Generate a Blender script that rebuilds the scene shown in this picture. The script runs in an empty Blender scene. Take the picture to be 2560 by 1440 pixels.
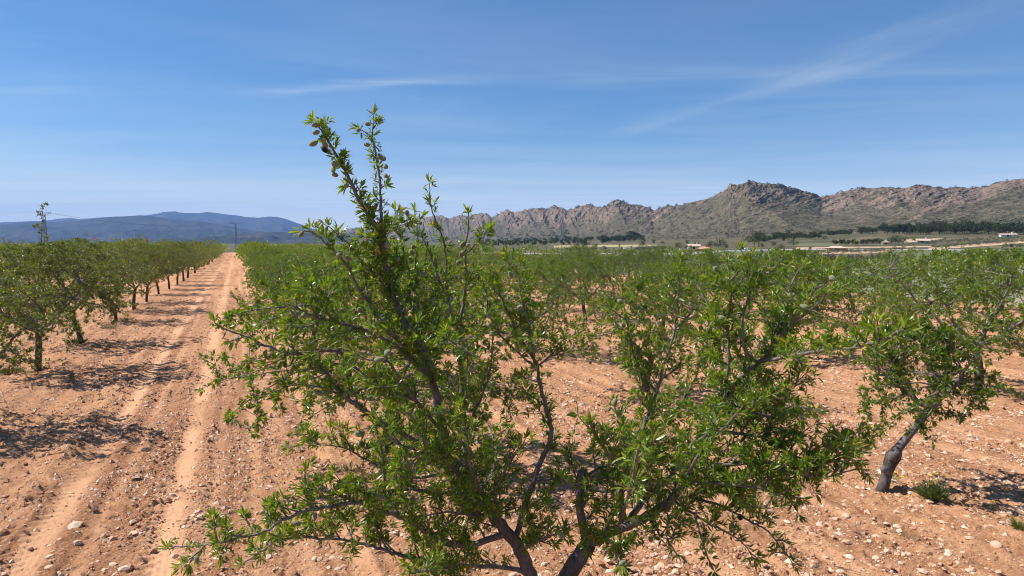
import bpy, math, random
import numpy as np
from mathutils import Vector

R = math.radians
SC = bpy.context.scene
COL = SC.collection

# ------------------------------------------------------------------ camera model
F = 1707.0                      # focal length in photo pixels (2560 wide)
CH = 3.3                        # camera height above the orchard soil
PITCH = math.atan(112.0 / F)
cp, sp_ = math.cos(PITCH), math.sin(PITCH)

def ray(px, py):
    """slope of a photo pixel: (X/Y, dz/Y)"""
    x = (px - 1280.0) / F
    y = (720.0 - py) / F
    fy = cp + y * sp_
    fz = -sp_ + y * cp
    return x / fy, fz / fy

def P(px, py, Y):
    a, b = ray(px, py)
    return Vector((a * Y, Y, CH + b * Y))

# rows of the orchard run along U, V is across
UX, UY = math.sin(R(-21.9)), math.cos(R(-21.9))
VX, VY = UY, -UX

def uv2xy(u, v):
    return u * UX + v * VX, u * UY + v * VY

# ------------------------------------------------------------------ numpy noise
def _h(ix, iy, seed):
    with np.errstate(over='ignore'):
        h = (ix.astype(np.int64) * 374761393 + iy.astype(np.int64) * 668265263 + seed * 974711537) & 0xffffffff
        h = ((h ^ (h >> 13)) * 1274126177) & 0xffffffff
        h = ((h ^ (h >> 16)) * 2246822519) & 0xffffffff
    return (h ^ (h >> 15)).astype(np.float64) / 4294967295.0

def vn(x, y, seed=0):
    x = np.asarray(x, float); y = np.asarray(y, float)
    ix = np.floor(x); iy = np.floor(y)
    fx = x - ix; fy = y - iy
    fx = fx * fx * fx * (fx * (fx * 6 - 15) + 10); fy = fy * fy * fy * (fy * (fy * 6 - 15) + 10)
    a = _h(ix, iy, seed); b = _h(ix + 1, iy, seed); c = _h(ix, iy + 1, seed); d = _h(ix + 1, iy + 1, seed)
    return (a * (1 - fx) + b * fx) * (1 - fy) + (c * (1 - fx) + d * fx) * fy

def fbm(x, y, seed=0, octs=4, gain=0.5):
    s = 0; a = 1; n = 0
    for i in range(octs):
        s = s + a * vn(x * 2 ** i + 17.3 * i, y * 2 ** i + 9.1 * i, seed + i); n += a; a *= gain
    return s / n

def ridged(x, y, seed=0, octs=4, gain=0.55):
    s = 0; a = 1; n = 0
    for i in range(octs):
        s = s + a * (1 - np.abs(2 * vn(x * 2 ** i + 31.7 * i, y * 2 ** i + 5.3 * i, seed + i) - 1)); n += a; a *= gain
    return s / n

def sstep(x):
    x = np.clip(x, 0, 1)
    return x * x * (3 - 2 * x)

# ------------------------------------------------------------------ scene helpers
def tag(o, label=None, cat=None, group=None, kind=None):
    if label: o['label'] = label
    if cat: o['category'] = cat
    if group: o['group'] = group
    if kind: o['kind'] = kind
    return o

def empty(name, loc, rz=0.0):
    o = bpy.data.objects.new(name, None)
    COL.objects.link(o)
    o.location = loc
    o.rotation_euler = (0, 0, rz)
    o.empty_display_size = 0.3
    return o

def link(name, me, parent=None, loc=None):
    o = bpy.data.objects.new(name, me)
    COL.objects.link(o)
    if parent: o.parent = parent
    if loc is not None: o.location = loc
    return o

def np_mesh(name, verts, faces, mats, attrs=None, mat_idx=None, smooth=False):
    """verts (N,3); faces: list of int arrays (M,k)"""
    me = bpy.data.meshes.new(name)
    verts = np.ascontiguousarray(verts, dtype=np.float32)
    if not isinstance(faces, list): faces = [faces]
    faces = [np.asarray(f, dtype=np.int32) for f in faces if len(f)]
    me.vertices.add(len(verts)); me.vertices.foreach_set('co', verts.ravel())
    tot = np.concatenate([np.full(len(f), f.shape[1], np.int32) for f in faces])
    loops = np.concatenate([f.ravel() for f in faces])
    start = np.concatenate([[0], np.cumsum(tot)[:-1]]).astype(np.int32)
    me.loops.add(len(loops)); me.loops.foreach_set('vertex_index', loops)
    me.polygons.add(len(tot)); me.polygons.foreach_set('loop_start', start)
    try: me.polygons.foreach_set('loop_total', tot)
    except Exception: pass
    if mat_idx is not None: me.polygons.foreach_set('material_index', np.asarray(mat_idx, np.int32))
    me.update(calc_edges=True)
    for m in (mats if isinstance(mats, (list, tuple)) else [mats]): me.materials.append(m)
    for k, a in (attrs or {}).items():
        at = me.attributes.new(k, 'FLOAT', 'POINT')
        at.data.foreach_set('value', np.asarray(a, np.float32))
    me.polygons.foreach_set('use_smooth', np.full(len(tot), bool(smooth)))
    me.validate()
    return me

class MB:
    """collects boxes, tubes, prisms -> one mesh"""
    def __init__(s): s.v = []; s.f = []
    def quad(s, *p):
        n = len(s.v); s.v += [tuple(q) for q in p]; s.f.append(tuple(range(n, n + len(p))))
    def box(s, x0, x1, y0, y1, z0, z1):
        n = len(s.v)
        s.v += [(x, y, z) for z in (z0, z1) for x, y in ((x0, y0), (x1, y0), (x1, y1), (x0, y1))]
        s.f += [(n, n + 3, n + 2, n + 1), (n + 4, n + 5, n + 6, n + 7)] + [(n + i, n + (i + 1) % 4, n + 4 + (i + 1) % 4, n + 4 + i) for i in range(4)]
    def tube(s, pts, rad, k=6, cap=True):
        pts = [Vector(p) for p in pts]
        n = len(s.v)
        ref = Vector((0.13, 0.29, 0.95))
        for i, p in enumerate(pts):
            d = (pts[min(i + 1, len(pts) - 1)] - pts[max(i - 1, 0)])
            if d.length < 1e-9: d = Vector((0, 0, 1))
            d.normalize()
            a = ref - d * ref.dot(d)
            if a.length < 0.05: a = Vector((1, 0, 0)) - d * d.x
            a.normalize(); ref = a; b = d.cross(a)
            r = rad[i] if isinstance(rad, (list, tuple)) else rad
            for j in range(k):
                t = 2 * math.pi * j / k
                s.v.append(tuple(p + a * (r * math.cos(t)) + b * (r * math.sin(t))))
        for i in range(len(pts) - 1):
            for j in range(k):
                o = n + i * k
                s.f.append((o + j, o + (j + 1) % k, o + k + (j + 1) % k, o + k + j))
        if cap:
            s.f.append(tuple(n + j for j in reversed(range(k))))
            s.f.append(tuple(n + (len(pts) - 1) * k + j for j in range(k)))
    def mesh(s, name, mat, smooth=False):
        me = bpy.data.meshes.new(name)
        me.from_pydata(s.v, [], s.f)
        for m in (mat if isinstance(mat, (list, tuple)) else [mat]): me.materials.append(m)
        if smooth: me.polygons.foreach_set('use_smooth', [True] * len(me.polygons))
        me.update()
        return me
    def build(s, name, mat, parent=None, smooth=False):
        return link(name, s.mesh(name, mat, smooth), parent)

# ------------------------------------------------------------------ materials
def mat(name):
    m = bpy.data.materials.new(name); m.use_nodes = True
    nt = m.node_tree
    b = nt.nodes['Principled BSDF']
    return m, nt, b

def node(nt, typ, **kw):
    n = nt.nodes.new(typ)
    for k, v in kw.items():
        if k in n.inputs.keys(): n.inputs[k].default_value = v
        else: setattr(n, k, v)
    return n

def ramp(nt, fac, stops):
    r = nt.nodes.new('ShaderNodeValToRGB')
    els = r.color_ramp.elements
    while len(els) < len(stops): els.new(0.5)
    for e, (p, c) in zip(els, stops):
        e.position = p; e.color = (*c, 1)
    nt.links.new(fac, r.inputs[0])
    return r

def noise(nt, vec, scale, detail=4, rough=0.55, dist=0.0):
    n = nt.nodes.new('ShaderNodeTexNoise')
    n.inputs['Scale'].default_value = scale; n.inputs['Detail'].default_value = detail
    n.inputs['Roughness'].default_value = rough; n.inputs['Distortion'].default_value = dist
    if vec is not None: nt.links.new(vec, n.inputs['Vector'])
    return n

def mixc(nt, fac, a, b, mode='MIX'):
    m = nt.nodes.new('ShaderNodeMix'); m.data_type = 'RGBA'; m.blend_type = mode
    if isinstance(fac, (int, float)): m.inputs[0].default_value = fac
    else: nt.links.new(fac, m.inputs[0])
    for i, c in ((6, a), (7, b)):
        if isinstance(c, tuple): m.inputs[i].default_value = (*c, 1)
        else: nt.links.new(c, m.inputs[i])
    return m.outputs[2]

def math_(nt, op, a, b=None, clamp=False):
    m = nt.nodes.new('ShaderNodeMath'); m.operation = op; m.use_clamp = clamp
    for i, c in enumerate((a, b)):
        if c is None: continue
        if isinstance(c, (int, float)): m.inputs[i].default_value = c
        else: nt.links.new(c, m.inputs[i])
    return m.outputs[0]

def pos(nt):
    return nt.nodes.new('ShaderNodeNewGeometry').outputs['Position']

def attr(nt, name):
    a = nt.nodes.new('ShaderNodeAttribute'); a.attribute_name = name
    return a.outputs['Fac']

def bump(nt, b, h, strength, dist):
    n = nt.nodes.new('ShaderNodeBump'); n.inputs['Strength'].default_value = strength; n.inputs['Distance'].default_value = dist
    nt.links.new(h, n.inputs['Height']); nt.links.new(n.outputs[0], b.inputs['Normal'])

def simple(name, c, rough=0.8, spread=0.15, scale=2.0, metal=0.0):
    m, nt, b = mat(name)
    n = noise(nt, pos(nt), scale, 5)
    lo = tuple(x * (1 - spread) for x in c); hi = tuple(min(1, x * (1 + spread)) for x in c)
    r = ramp(nt, n.outputs['Fac'], [(0.3, lo), (0.7, hi)])
    nt.links.new(r.outputs[0], b.inputs['Base Color'])
    b.inputs['Roughness'].default_value = rough; b.inputs['Metallic'].default_value = metal
    return m

def leaf_mat(name, stops, rough=0.31, trans=0.28, spec=0.55):
    m, nt, b = mat(name)
    t = attr(nt, 'tint')
    r = ramp(nt, t, stops)
    oi = nt.nodes.new('ShaderNodeObjectInfo')
    rv = ramp(nt, oi.outputs['Random'], [(0.0, (0.78, 0.80, 0.74)), (0.5, (1, 1, 1)), (1.0, (1.20, 1.12, 1.02))])
    base = mixc(nt, 1.0, r.outputs[0], rv.outputs[0], 'MULTIPLY')
    nt.links.new(base, b.inputs['Base Color'])
    b.inputs['Roughness'].default_value = rough
    b.inputs['Specular IOR Level'].default_value = spec
    tr = nt.nodes.new('ShaderNodeBsdfTranslucent')
    hs = node(nt, 'ShaderNodeHueSaturation'); hs.inputs['Saturation'].default_value = 1.15; hs.inputs['Value'].default_value = 1.7
    hs.inputs['Hue'].default_value = 0.485
    nt.links.new(base, hs.inputs['Color']); nt.links.new(hs.outputs[0], tr.inputs['Color'])
    mx = nt.nodes.new('ShaderNodeMixShader'); mx.inputs[0].default_value = trans
    nt.links.new(b.outputs[0], mx.inputs[1]); nt.links.new(tr.outputs[0], mx.inputs[2])
    nt.links.new(mx.outputs[0], nt.nodes['Material Output'].inputs['Surface'])
    return m

M_LEAF = leaf_mat('almond_leaf', [(0.0, (0.044, 0.092, 0.010)), (0.5, (0.100, 0.182, 0.018)), (0.80, (0.172, 0.258, 0.034)), (0.93, (0.24, 0.28, 0.055)), (1.0, (0.31, 0.24, 0.08))], trans=0.40)
M_LEAF_OLD = leaf_mat('almond_leaf_dry', [(0.0, (0.070, 0.108, 0.015)), (0.5, (0.130, 0.182, 0.028)), (0.85, (0.195, 0.238, 0.052)), (1.0, (0.27, 0.25, 0.10))], rough=0.42, trans=0.32)
M_PINE = leaf_mat('pine_needles', [(0.0, (0.024, 0.038, 0.013)), (1.0, (0.072, 0.092, 0.028))], rough=0.7, trans=0.1, spec=0.2)
M_OLIVE = leaf_mat('olive_leaf', [(0.0, (0.06, 0.07, 0.035)), (1.0, (0.15, 0.16, 0.09))], rough=0.6, trans=0.1, spec=0.3)
M_SCRUB = leaf_mat('scrub_leaf', [(0.0, (0.030, 0.036, 0.018)), (1.0, (0.085, 0.088, 0.045))], rough=0.8, trans=0.05, spec=0.1)
M_WEED = leaf_mat('weed_leaf', [(0.0, (0.075, 0.12, 0.024)), (0.6, (0.15, 0.20, 0.045)), (1.0, (0.32, 0.28, 0.13))], rough=0.6)

def fruit_mat():
    m, nt, b = mat('almond_hull')
    tc = nt.nodes.new('ShaderNodeTexCoord')
    n = noise(nt, tc.outputs['Object'], 60, 3)
    oi = nt.nodes.new('ShaderNodeObjectInfo')
    r = ramp(nt, n.outputs['Fac'], [(0.3, (0.150, 0.175, 0.070)), (0.75, (0.255, 0.265, 0.125))])
    r2 = ramp(nt, oi.outputs['Random'], [(0.0, (0.75, 0.8, 0.7)), (1.0, (1.0, 0.98, 1.0))])
    nt.links.new(mixc(nt, 1.0, r.outputs[0], r2.outputs[0], 'MULTIPLY'), b.inputs['Base Color'])
    b.inputs['Roughness'].default_value = 0.85
    b.inputs['Sheen Weight'].default_value = 0.35
    return m
M_FRUIT = fruit_mat()
M_FRUIT_DEAD = simple('dried_hull', (0.012, 0.010, 0.009), 0.9)

def bark_mat():
    m, nt, b = mat('almond_bark')
    tc = nt.nodes.new('ShaderNodeTexCoord')
    mp = node(nt, 'ShaderNodeMapping'); mp.inputs['Scale'].default_value = (1, 1, 0.45)
    nt.links.new(tc.outputs['Object'], mp.inputs['Vector'])
    n1 = noise(nt, mp.outputs[0], 26, 6, 0.65, 0.4)
    n2 = noise(nt, mp.outputs[0], 5, 3)
    old = ramp(nt, n1.outputs['Fac'], [(0.35, (0.020, 0.014, 0.011)), (0.55, (0.052, 0.038, 0.030)), (0.72, (0.115, 0.09, 0.072))])
    young = ramp(nt, n1.outputs['Fac'], [(0.3, (0.085, 0.066, 0.060)), (0.55, (0.17, 0.14, 0.13)), (0.75, (0.27, 0.235, 0.225))])
    th = math_(nt, 'ADD', attr(nt, 'thick'), math_(nt, 'MULTIPLY', math_(nt, 'SUBTRACT', n2.outputs['Fac'], 0.5), 0.9), True)
    nt.links.new(mixc(nt, th, young.outputs[0], old.outputs[0]), b.inputs['Base Color'])
    b.inputs['Roughness'].default_value = 0.72
    bump(nt, b, n1.outputs['Fac'], 0.7, 0.012)
    return m
M_BARK = bark_mat()
M_PINEBARK = simple('pine_bark', (0.10, 0.075, 0.06), 0.9)

def soil_mat():
    m, nt, b = mat('red_soil')
    p = pos(nt)
    big = noise(nt, p, 0.35, 4)
    mid = noise(nt, p, 3.2, 6, 0.6)
    fine = noise(nt, p, 34, 6, 0.68)
    base = ramp(nt, mid.outputs['Fac'], [(0.30, (0.39, 0.182, 0.088)), (0.5, (0.52, 0.262, 0.134)), (0.72, (0.61, 0.348, 0.198))])
    c = mixc(nt, math_(nt, 'MULTIPLY', big.outputs['Fac'], 0.55), base.outputs[0], (0.53, 0.270, 0.139))
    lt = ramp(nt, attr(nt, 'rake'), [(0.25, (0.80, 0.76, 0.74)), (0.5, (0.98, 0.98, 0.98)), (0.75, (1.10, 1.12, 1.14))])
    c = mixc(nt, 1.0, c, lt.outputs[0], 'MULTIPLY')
    fr = ramp(nt, fine.outputs['Fac'], [(0.32, (0.50, 0.44, 0.40)), (0.47, (0.97, 0.96, 0.95)), (0.70, (1.22, 1.21, 1.19))])  # fine pits darkened in the colour, standing in for small shadows
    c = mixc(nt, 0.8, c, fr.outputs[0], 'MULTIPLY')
    # chips of pale limestone bedded in the surface
    mask_prev = None
    for sc, th, col in ((23, 0.19, (0.60, 0.42, 0.30)), (48, 0.22, (0.55, 0.36, 0.25))):
        v = node(nt, 'ShaderNodeTexVoronoi'); v.inputs['Scale'].default_value = sc; v.inputs['Randomness'].default_value = 1.0
        nt.links.new(p, v.inputs['Vector'])
        sep = nt.nodes.new('ShaderNodeSeparateColor'); nt.links.new(v.outputs['Color'], sep.inputs[0])
        hit = math_(nt, 'LESS_THAN', v.outputs['Distance'], math_(nt, 'MULTIPLY', sep.outputs[0], 0.42))
        pick = math_(nt, 'LESS_THAN', sep.outputs[1], th * 1.5)
        mk = math_(nt, 'MULTIPLY', math_(nt, 'MULTIPLY', hit, pick), math_(nt, 'SUBTRACT', 1.0, attr(nt, 'dust'), True))
        c = mixc(nt, mk, c, col)
    c = mixc(nt, math_(nt, 'MULTIPLY', attr(nt, 'dust'), 0.50), c, (0.68, 0.400, 0.235))
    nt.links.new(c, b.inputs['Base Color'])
    b.inputs['Roughness'].default_value = 0.95
    b.inputs['Specular IOR Level'].default_value = 0.12
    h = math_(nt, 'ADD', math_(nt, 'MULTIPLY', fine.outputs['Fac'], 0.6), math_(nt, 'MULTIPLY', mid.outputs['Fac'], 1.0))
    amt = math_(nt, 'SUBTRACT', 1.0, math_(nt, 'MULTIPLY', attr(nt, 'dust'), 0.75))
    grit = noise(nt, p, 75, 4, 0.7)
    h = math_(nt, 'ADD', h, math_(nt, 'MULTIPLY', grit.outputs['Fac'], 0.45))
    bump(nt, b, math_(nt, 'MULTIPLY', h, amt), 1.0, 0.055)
    return m
M_SOIL = soil_mat()

def field_mat(name, stops, scale, detail=6, rough=0.62, stretch=(1, 1, 1), bstr=0.6, bdist=0.2, fine=None):
    m, nt, b = mat(name)
    mp = node(nt, 'ShaderNodeMapping'); mp.inputs['Scale'].default_value = stretch
    nt.links.new(pos(nt), mp.inputs['Vector'])
    n = noise(nt, mp.outputs[0], scale, detail, rough)
    r = ramp(nt, n.outputs['Fac'], stops)
    c = r.outputs[0]
    n2 = noise(nt, mp.outputs[0], fine or scale * 9, 5, 0.7)
    fr = ramp(nt, n2.outputs['Fac'], [(0.3, (0.6, 0.6, 0.58)), (0.7, (1.25, 1.22, 1.2))])
    c = mixc(nt, 0.8, c, fr.outputs[0], 'MULTIPLY')
    nt.links.new(c, b.inputs['Base Color'])
    b.inputs['Roughness'].default_value = 0.95; b.inputs['Specular IOR Level'].default_value = 0.1
    bump(nt, b, n2.outputs['Fac'], bstr, bdist)
    return m
M_PLAIN = field_mat('scrub_plain', [(0.32, (0.062, 0.064, 0.032)), (0.5, (0.105, 0.098, 0.054)), (0.66, (0.19, 0.150, 0.095))], 0.06)
M_MEADOW = field_mat('dry_meadow', [(0.33, (0.16, 0.17, 0.09)), (0.47, (0.23, 0.235, 0.135)), (0.60, (0.30, 0.285, 0.175)), (0.72, (0.33, 0.30, 0.11))], 0.12, stretch=(1, 1, 1))
M_WHEAT = field_mat('green_crop', [(0.35, (0.115, 0.132, 0.062)), (0.65, (0.165, 0.178, 0.090))], 0.05)
M_SAND = field_mat('sandy_soil', [(0.35, (0.42, 0.29, 0.18)), (0.65, (0.56, 0.41, 0.28))], 0.15)
M_PALEFIELD = field_mat('stubble', [(0.35, (0.33, 0.29, 0.14)), (0.65, (0.42, 0.37, 0.20))], 0.1)
M_GRASS = field_mat('rough_grass', [(0.35, (0.13, 0.15, 0.055)), (0.65, (0.20, 0.20, 0.08))], 0.12)
M_ROAD = simple('pale_road', (0.30, 0.29, 0.28), 0.9, 0.08, 0.2)

def mountain_mat():
    m, nt, b = mat('mountain_rock')
    p = pos(nt)
    n1 = noise(nt, p, 0.05, 8, 0.7)
    n2 = noise(nt, p, 0.22, 6, 0.75)
    n3 = noise(nt, p, 0.012, 4, 0.6)
    rk = ramp(nt, n2.outputs['Fac'], [(0.3, (0.070, 0.056, 0.045)), (0.5, (0.190, 0.142, 0.108)), (0.7, (0.34, 0.258, 0.198))])
    rk2 = mixc(nt, ramp(nt, n3.outputs['Fac'], [(0.45, (0, 0, 0)), (0.7, (1, 1, 1))]).outputs[0], rk.outputs[0], (0.26, 0.155, 0.10))
    rkc = mixc(nt, 0.3, rk.outputs[0], rk2)
    sc = ramp(nt, n1.outputs['Fac'], [(0.35, (0.062, 0.059, 0.038)), (0.52, (0.104, 0.094, 0.062)), (0.66, (0.165, 0.135, 0.095))])
    spk = ramp(nt, n2.outputs['Fac'], [(0.40, (0.4, 0.4, 0.36)), (0.5, (1, 1, 1)), (0.63, (1.6, 1.45, 1.3))])
    scc = mixc(nt, 0.9, sc.outputs[0], spk.outputs[0], 'MULTIPLY')
    fac = math_(nt, 'ADD', attr(nt, 'rock'), math_(nt, 'MULTIPLY', math_(nt, 'SUBTRACT', n2.outputs['Fac'], 0.5), 1.1))
    fr = ramp(nt, fac, [(0.36, (0, 0, 0)), (0.66, (1, 1, 1))])
    nt.links.new(mixc(nt, fr.outputs[0], scc, rkc), b.inputs['Base Color'])
    b.inputs['Roughness'].default_value = 1.0; b.inputs['Specular IOR Level'].default_value = 0.05
    bump(nt, b, n2.outputs['Fac'], 0.9, 2.5)
    return m
M_MOUNT = mountain_mat()
M_FARHILL = field_mat('wooded_hill', [(0.36, (0.020, 0.026, 0.014)), (0.52, (0.040, 0.042, 0.024)), (0.68, (0.085, 0.072, 0.048))], 0.004, bstr=0.8, bdist=25)
M_STEEL = simple('galvanised_steel', (0.10, 0.09, 0.09), 0.6, 0.2, 1.0, 0.3)
M_WOODPOLE = simple('pole_wood', (0.22, 0.19, 0.17), 0.9)
M_CERAMIC = simple('insulator_glass', (0.05, 0.05, 0.05), 0.3)
M_WHITE = simple('white_render', (0.78, 0.76, 0.72), 0.8, 0.06)
M_CREAM = simple('cream_render', (0.66, 0.55, 0.42), 0.8, 0.08)
M_RED = simple('red_render', (0.36, 0.07, 0.055), 0.8, 0.1)
M_ORANGE = simple('ochre_render', (0.60, 0.29, 0.13), 0.8, 0.1)
M_PINK = simple('pink_render', (0.62, 0.42, 0.34), 0.8, 0.1)
M_TILE = simple('clay_tiles', (0.46, 0.26, 0.17), 0.85, 0.25, 3.0)
M_TILE2 = simple('pale_tiles', (0.55, 0.40, 0.30), 0.85, 0.2, 3.0)
M_GREY = simple('grey_blockwork', (0.30, 0.30, 0.30), 0.85)
M_DARK = simple('dark_opening', (0.03, 0.03, 0.035), 0.4)
M_RUBBER = simple('tyre_rubber', (0.02, 0.02, 0.02), 0.8)
M_PAINT = simple('white_paint', (0.80, 0.80, 0.80), 0.35, 0.03)
M_SIGNRED = simple('sign_red', (0.45, 0.03, 0.03), 0.5, 0.05)
M_YELLOW = simple('yellow_petal', (0.75, 0.55, 0.03), 0.6, 0.1)
M_BARE = simple('bare_twigs', (0.150, 0.105, 0.108), 0.9, 0.25, 1.5)

def stone_mat():
    m, nt, b = mat('limestone')
    p = pos(nt)
    n = noise(nt, p, 30, 6, 0.65)
    t = attr(nt, 'tint')
    base = ramp(nt, t, [(0.0, (0.32, 0.150, 0.082)), (0.35, (0.46, 0.245, 0.145)), (0.6, (0.60, 0.395, 0.270)), (0.85, (0.70, 0.52, 0.385)), (1.0, (0.75, 0.61, 0.47))])
    fr = ramp(nt, n.outputs['Fac'], [(0.3, (0.7, 0.66, 0.62)), (0.65, (1.1, 1.08, 1.05))])
    nt.links.new(mixc(nt, 0.8, base.outputs[0], fr.outputs[0], 'MULTIPLY'), b.inputs['Base Color'])
    b.inputs['Roughness'].default_value = 0.9; b.inputs['Specular IOR Level'].default_value = 0.2
    bump(nt, b, n.outputs['Fac'], 0.5, 0.01)
    return m
M_STONE = stone_mat()

# ------------------------------------------------------------------ terrain
SFOOT = np.array([-0.30, -0.22, -0.05, 0.13, 0.31, 0.50, 0.76, 1.1, 2.0])
YFOOT = np.array([4000, 2800, 1600, 950, 680, 600, 590, 600, 700])
ZFOOT = np.array([0.0, 2.0, 5.0, 7.0, 8.0, 13.0, 20.0, 24.0, 28.0])

def H(X, Y):
    X = np.asarray(X, float); Y = np.asarray(Y, float)
    Yc = np.maximum(Y, 1.0)
    s = np.where(Y > 1, X / Yc, 0.0)
    yf = np.interp(s, SFOOT, YFOOT); zf = np.interp(s, SFOOT, ZFOOT)
    t = np.clip((Y - 215) / (yf - 215), 0, 1.0)
    return np.where(Y > 215, zf * t ** 1.25, 0.0) + 0.0

ROWS = [-4.6, 2.1, 8.1, 14.4, 21.0, 27.6, 34.2]

def micro(X, Y):
    """furrows, ruts and clods of the worked soil; returns height and dust mask"""
    u = X * UX + Y * UY; v = X * VX + Y * VY
    r = np.hypot(X, Y)
    fade = np.clip(1.25 - r / 75.0, 0, 1)
    wob = 0.07 * (vn(u / 14.0, v * 0 + 3.0, 11) - 0.5) + 0.02 * (vn(u / 2.1, v * 0, 12) - 0.5)
    w = v + wob
    dust = np.zeros_like(u); h = np.zeros_like(u)
    def rut(c, depth, half, lug, dk=1.0):
        nonlocal dust, h
        d = w - c + 0.03 * (vn(u / 0.4, c + 9, 24) - .5)
        m = np.exp(-(d / half) ** 4)
        brk = 0.6 + 0.4 * sstep((vn(u / 1.3 + c * 7, d * 3 + 5, 21) - 0.10) * 3.0)
        berm = np.exp(-((np.abs(d) - half * 1.55) / 0.09) ** 2)
        h = h - depth * m + depth * 0.75 * berm * (0.35 + 1.1 * vn(u / 0.35, c + d * 4, 22))
        lugs = np.sin(2 * np.pi * (u + np.abs(d) * 0.9) / 0.17)
        ribs = np.sin(2 * np.pi * d / 0.068)
        h = h + lug * m * (0.55 * ribs + 0.35 * lugs)
        m2 = np.exp(-((d + half * 1.7) / 0.14) ** 2)
        h = h + lug * 1.6 * m2 * np.clip(lugs, -0.4, 1)
        dust = np.maximum(dust, m * brk * dk)
    rut(-0.80, 0.024, 0.18, 0.012)
    rut(-2.12, 0.030, 0.18, 0.014)
    for c in (4.45, 5.75, 10.6, 11.9, 17.1, 18.3, -8.5, -7.2):
        rut(c, 0.018, 0.20, 0.005, 0.55)
    for c, a in ((-0.36, .5), (0.12, .6), (0.62, .5), (1.08, .4), (-1.62, .35), (-2.45, .45)):
        d = w - c
        g = np.exp(-(d / 0.085) ** 2)
        h = h - 0.016 * g + 0.010 * np.exp(-((np.abs(d) - .15) / .06) ** 2)
        dust = np.maximum(dust, a * g * sstep((vn(u / 2.2 + c * 5, d, 26) - .2) * 3))
    # cultivator furrows
    fur = np.sin(2 * np.pi * w / 0.56 + 1.6 * (vn(u / 6, w / 1.5, 31) - .5)) + 0.5 * np.sin(2 * np.pi * w / 0.31 + 3 * vn(u / 5, w, 32))
    infur = 0.35 + 0.65 * sstep((w + 0.35) / 0.4)
    h = h + 0.012 * fur * (1 - 0.8 * dust) * infur
    soft = np.clip(np.sin(2 * np.pi * w / 0.56 + 0.8) - 0.25, 0, 1) * sstep((vn(u / 1.7, w * 2, 33) - 0.35) * 3)
    dust = np.maximum(dust, 0.5 * soft * infur)
    # lumpy berm thrown up left of the wheel track
    b = np.exp(-((w + 2.62) / 0.17) ** 2) * sstep((vn(u / 0.55, w, 34) - 0.38) * 3.5)
    h = h + 0.07 * b
    for rv in ROWS + [-11.2]:
        h = h + 0.10 * np.exp(-((v - rv) / 0.75) ** 2)
    clod = (fbm(X / 0.16, Y / 0.16, 41, 3, 0.6) - 0.5) * 0.046 + (fbm(X / 0.62, Y / 0.62, 42, 3) - 0.5) * 0.028
    chunk = np.clip(fbm(X / 0.062, Y / 0.062, 43, 2, 0.6) - 0.57, 0, 1) * 0.13 * (0.3 + 1.4 * vn(X / 0.9, Y / 0.9, 47))
    h = h + (clod + chunk) * (1 - 0.88 * dust)
    ins = sstep((40 - v) / 3.0)
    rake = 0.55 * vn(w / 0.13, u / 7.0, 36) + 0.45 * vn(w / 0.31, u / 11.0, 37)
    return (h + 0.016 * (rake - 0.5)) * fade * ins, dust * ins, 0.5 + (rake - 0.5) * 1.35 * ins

def Hfull(X, Y):
    X = np.asarray(X, float); Y = np.asarray(Y, float)
    return H(X, Y) + micro(X, Y)[0]

def ground_at(px, py):
    """where the sight line of a photo pixel meets the terrain"""
    a, b = ray(px, py)
    Yv = np.exp(np.linspace(math.log(3.0), math.log(3000.0), 6000))
    d = CH + b * Yv - H(a * Yv, Yv)
    i = np.nonzero(d < 0)[0]
    k = i[0] if len(i) else np.argmin(d)
    y = float(Yv[k])
    return Vector((a * y, y, float(H(a * y, y))))

def in_poly(X, Y, poly):
    c = np.zeros(X.shape, bool)
    n = len(poly)
    for i in range(n):
        x0, y0 = poly[i]; x1, y1 = poly[(i + 1) % n]
        if y0 == y1: continue
        t = (Y - y0) / (y1 - y0)
        c ^= ((y0 > Y) != (y1 > Y)) & (X < x0 + t * (x1 - x0))
    return c

def zone(*pp):
    return [tuple(ground_at(x, y)[:2]) for x, y in pp]

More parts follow.
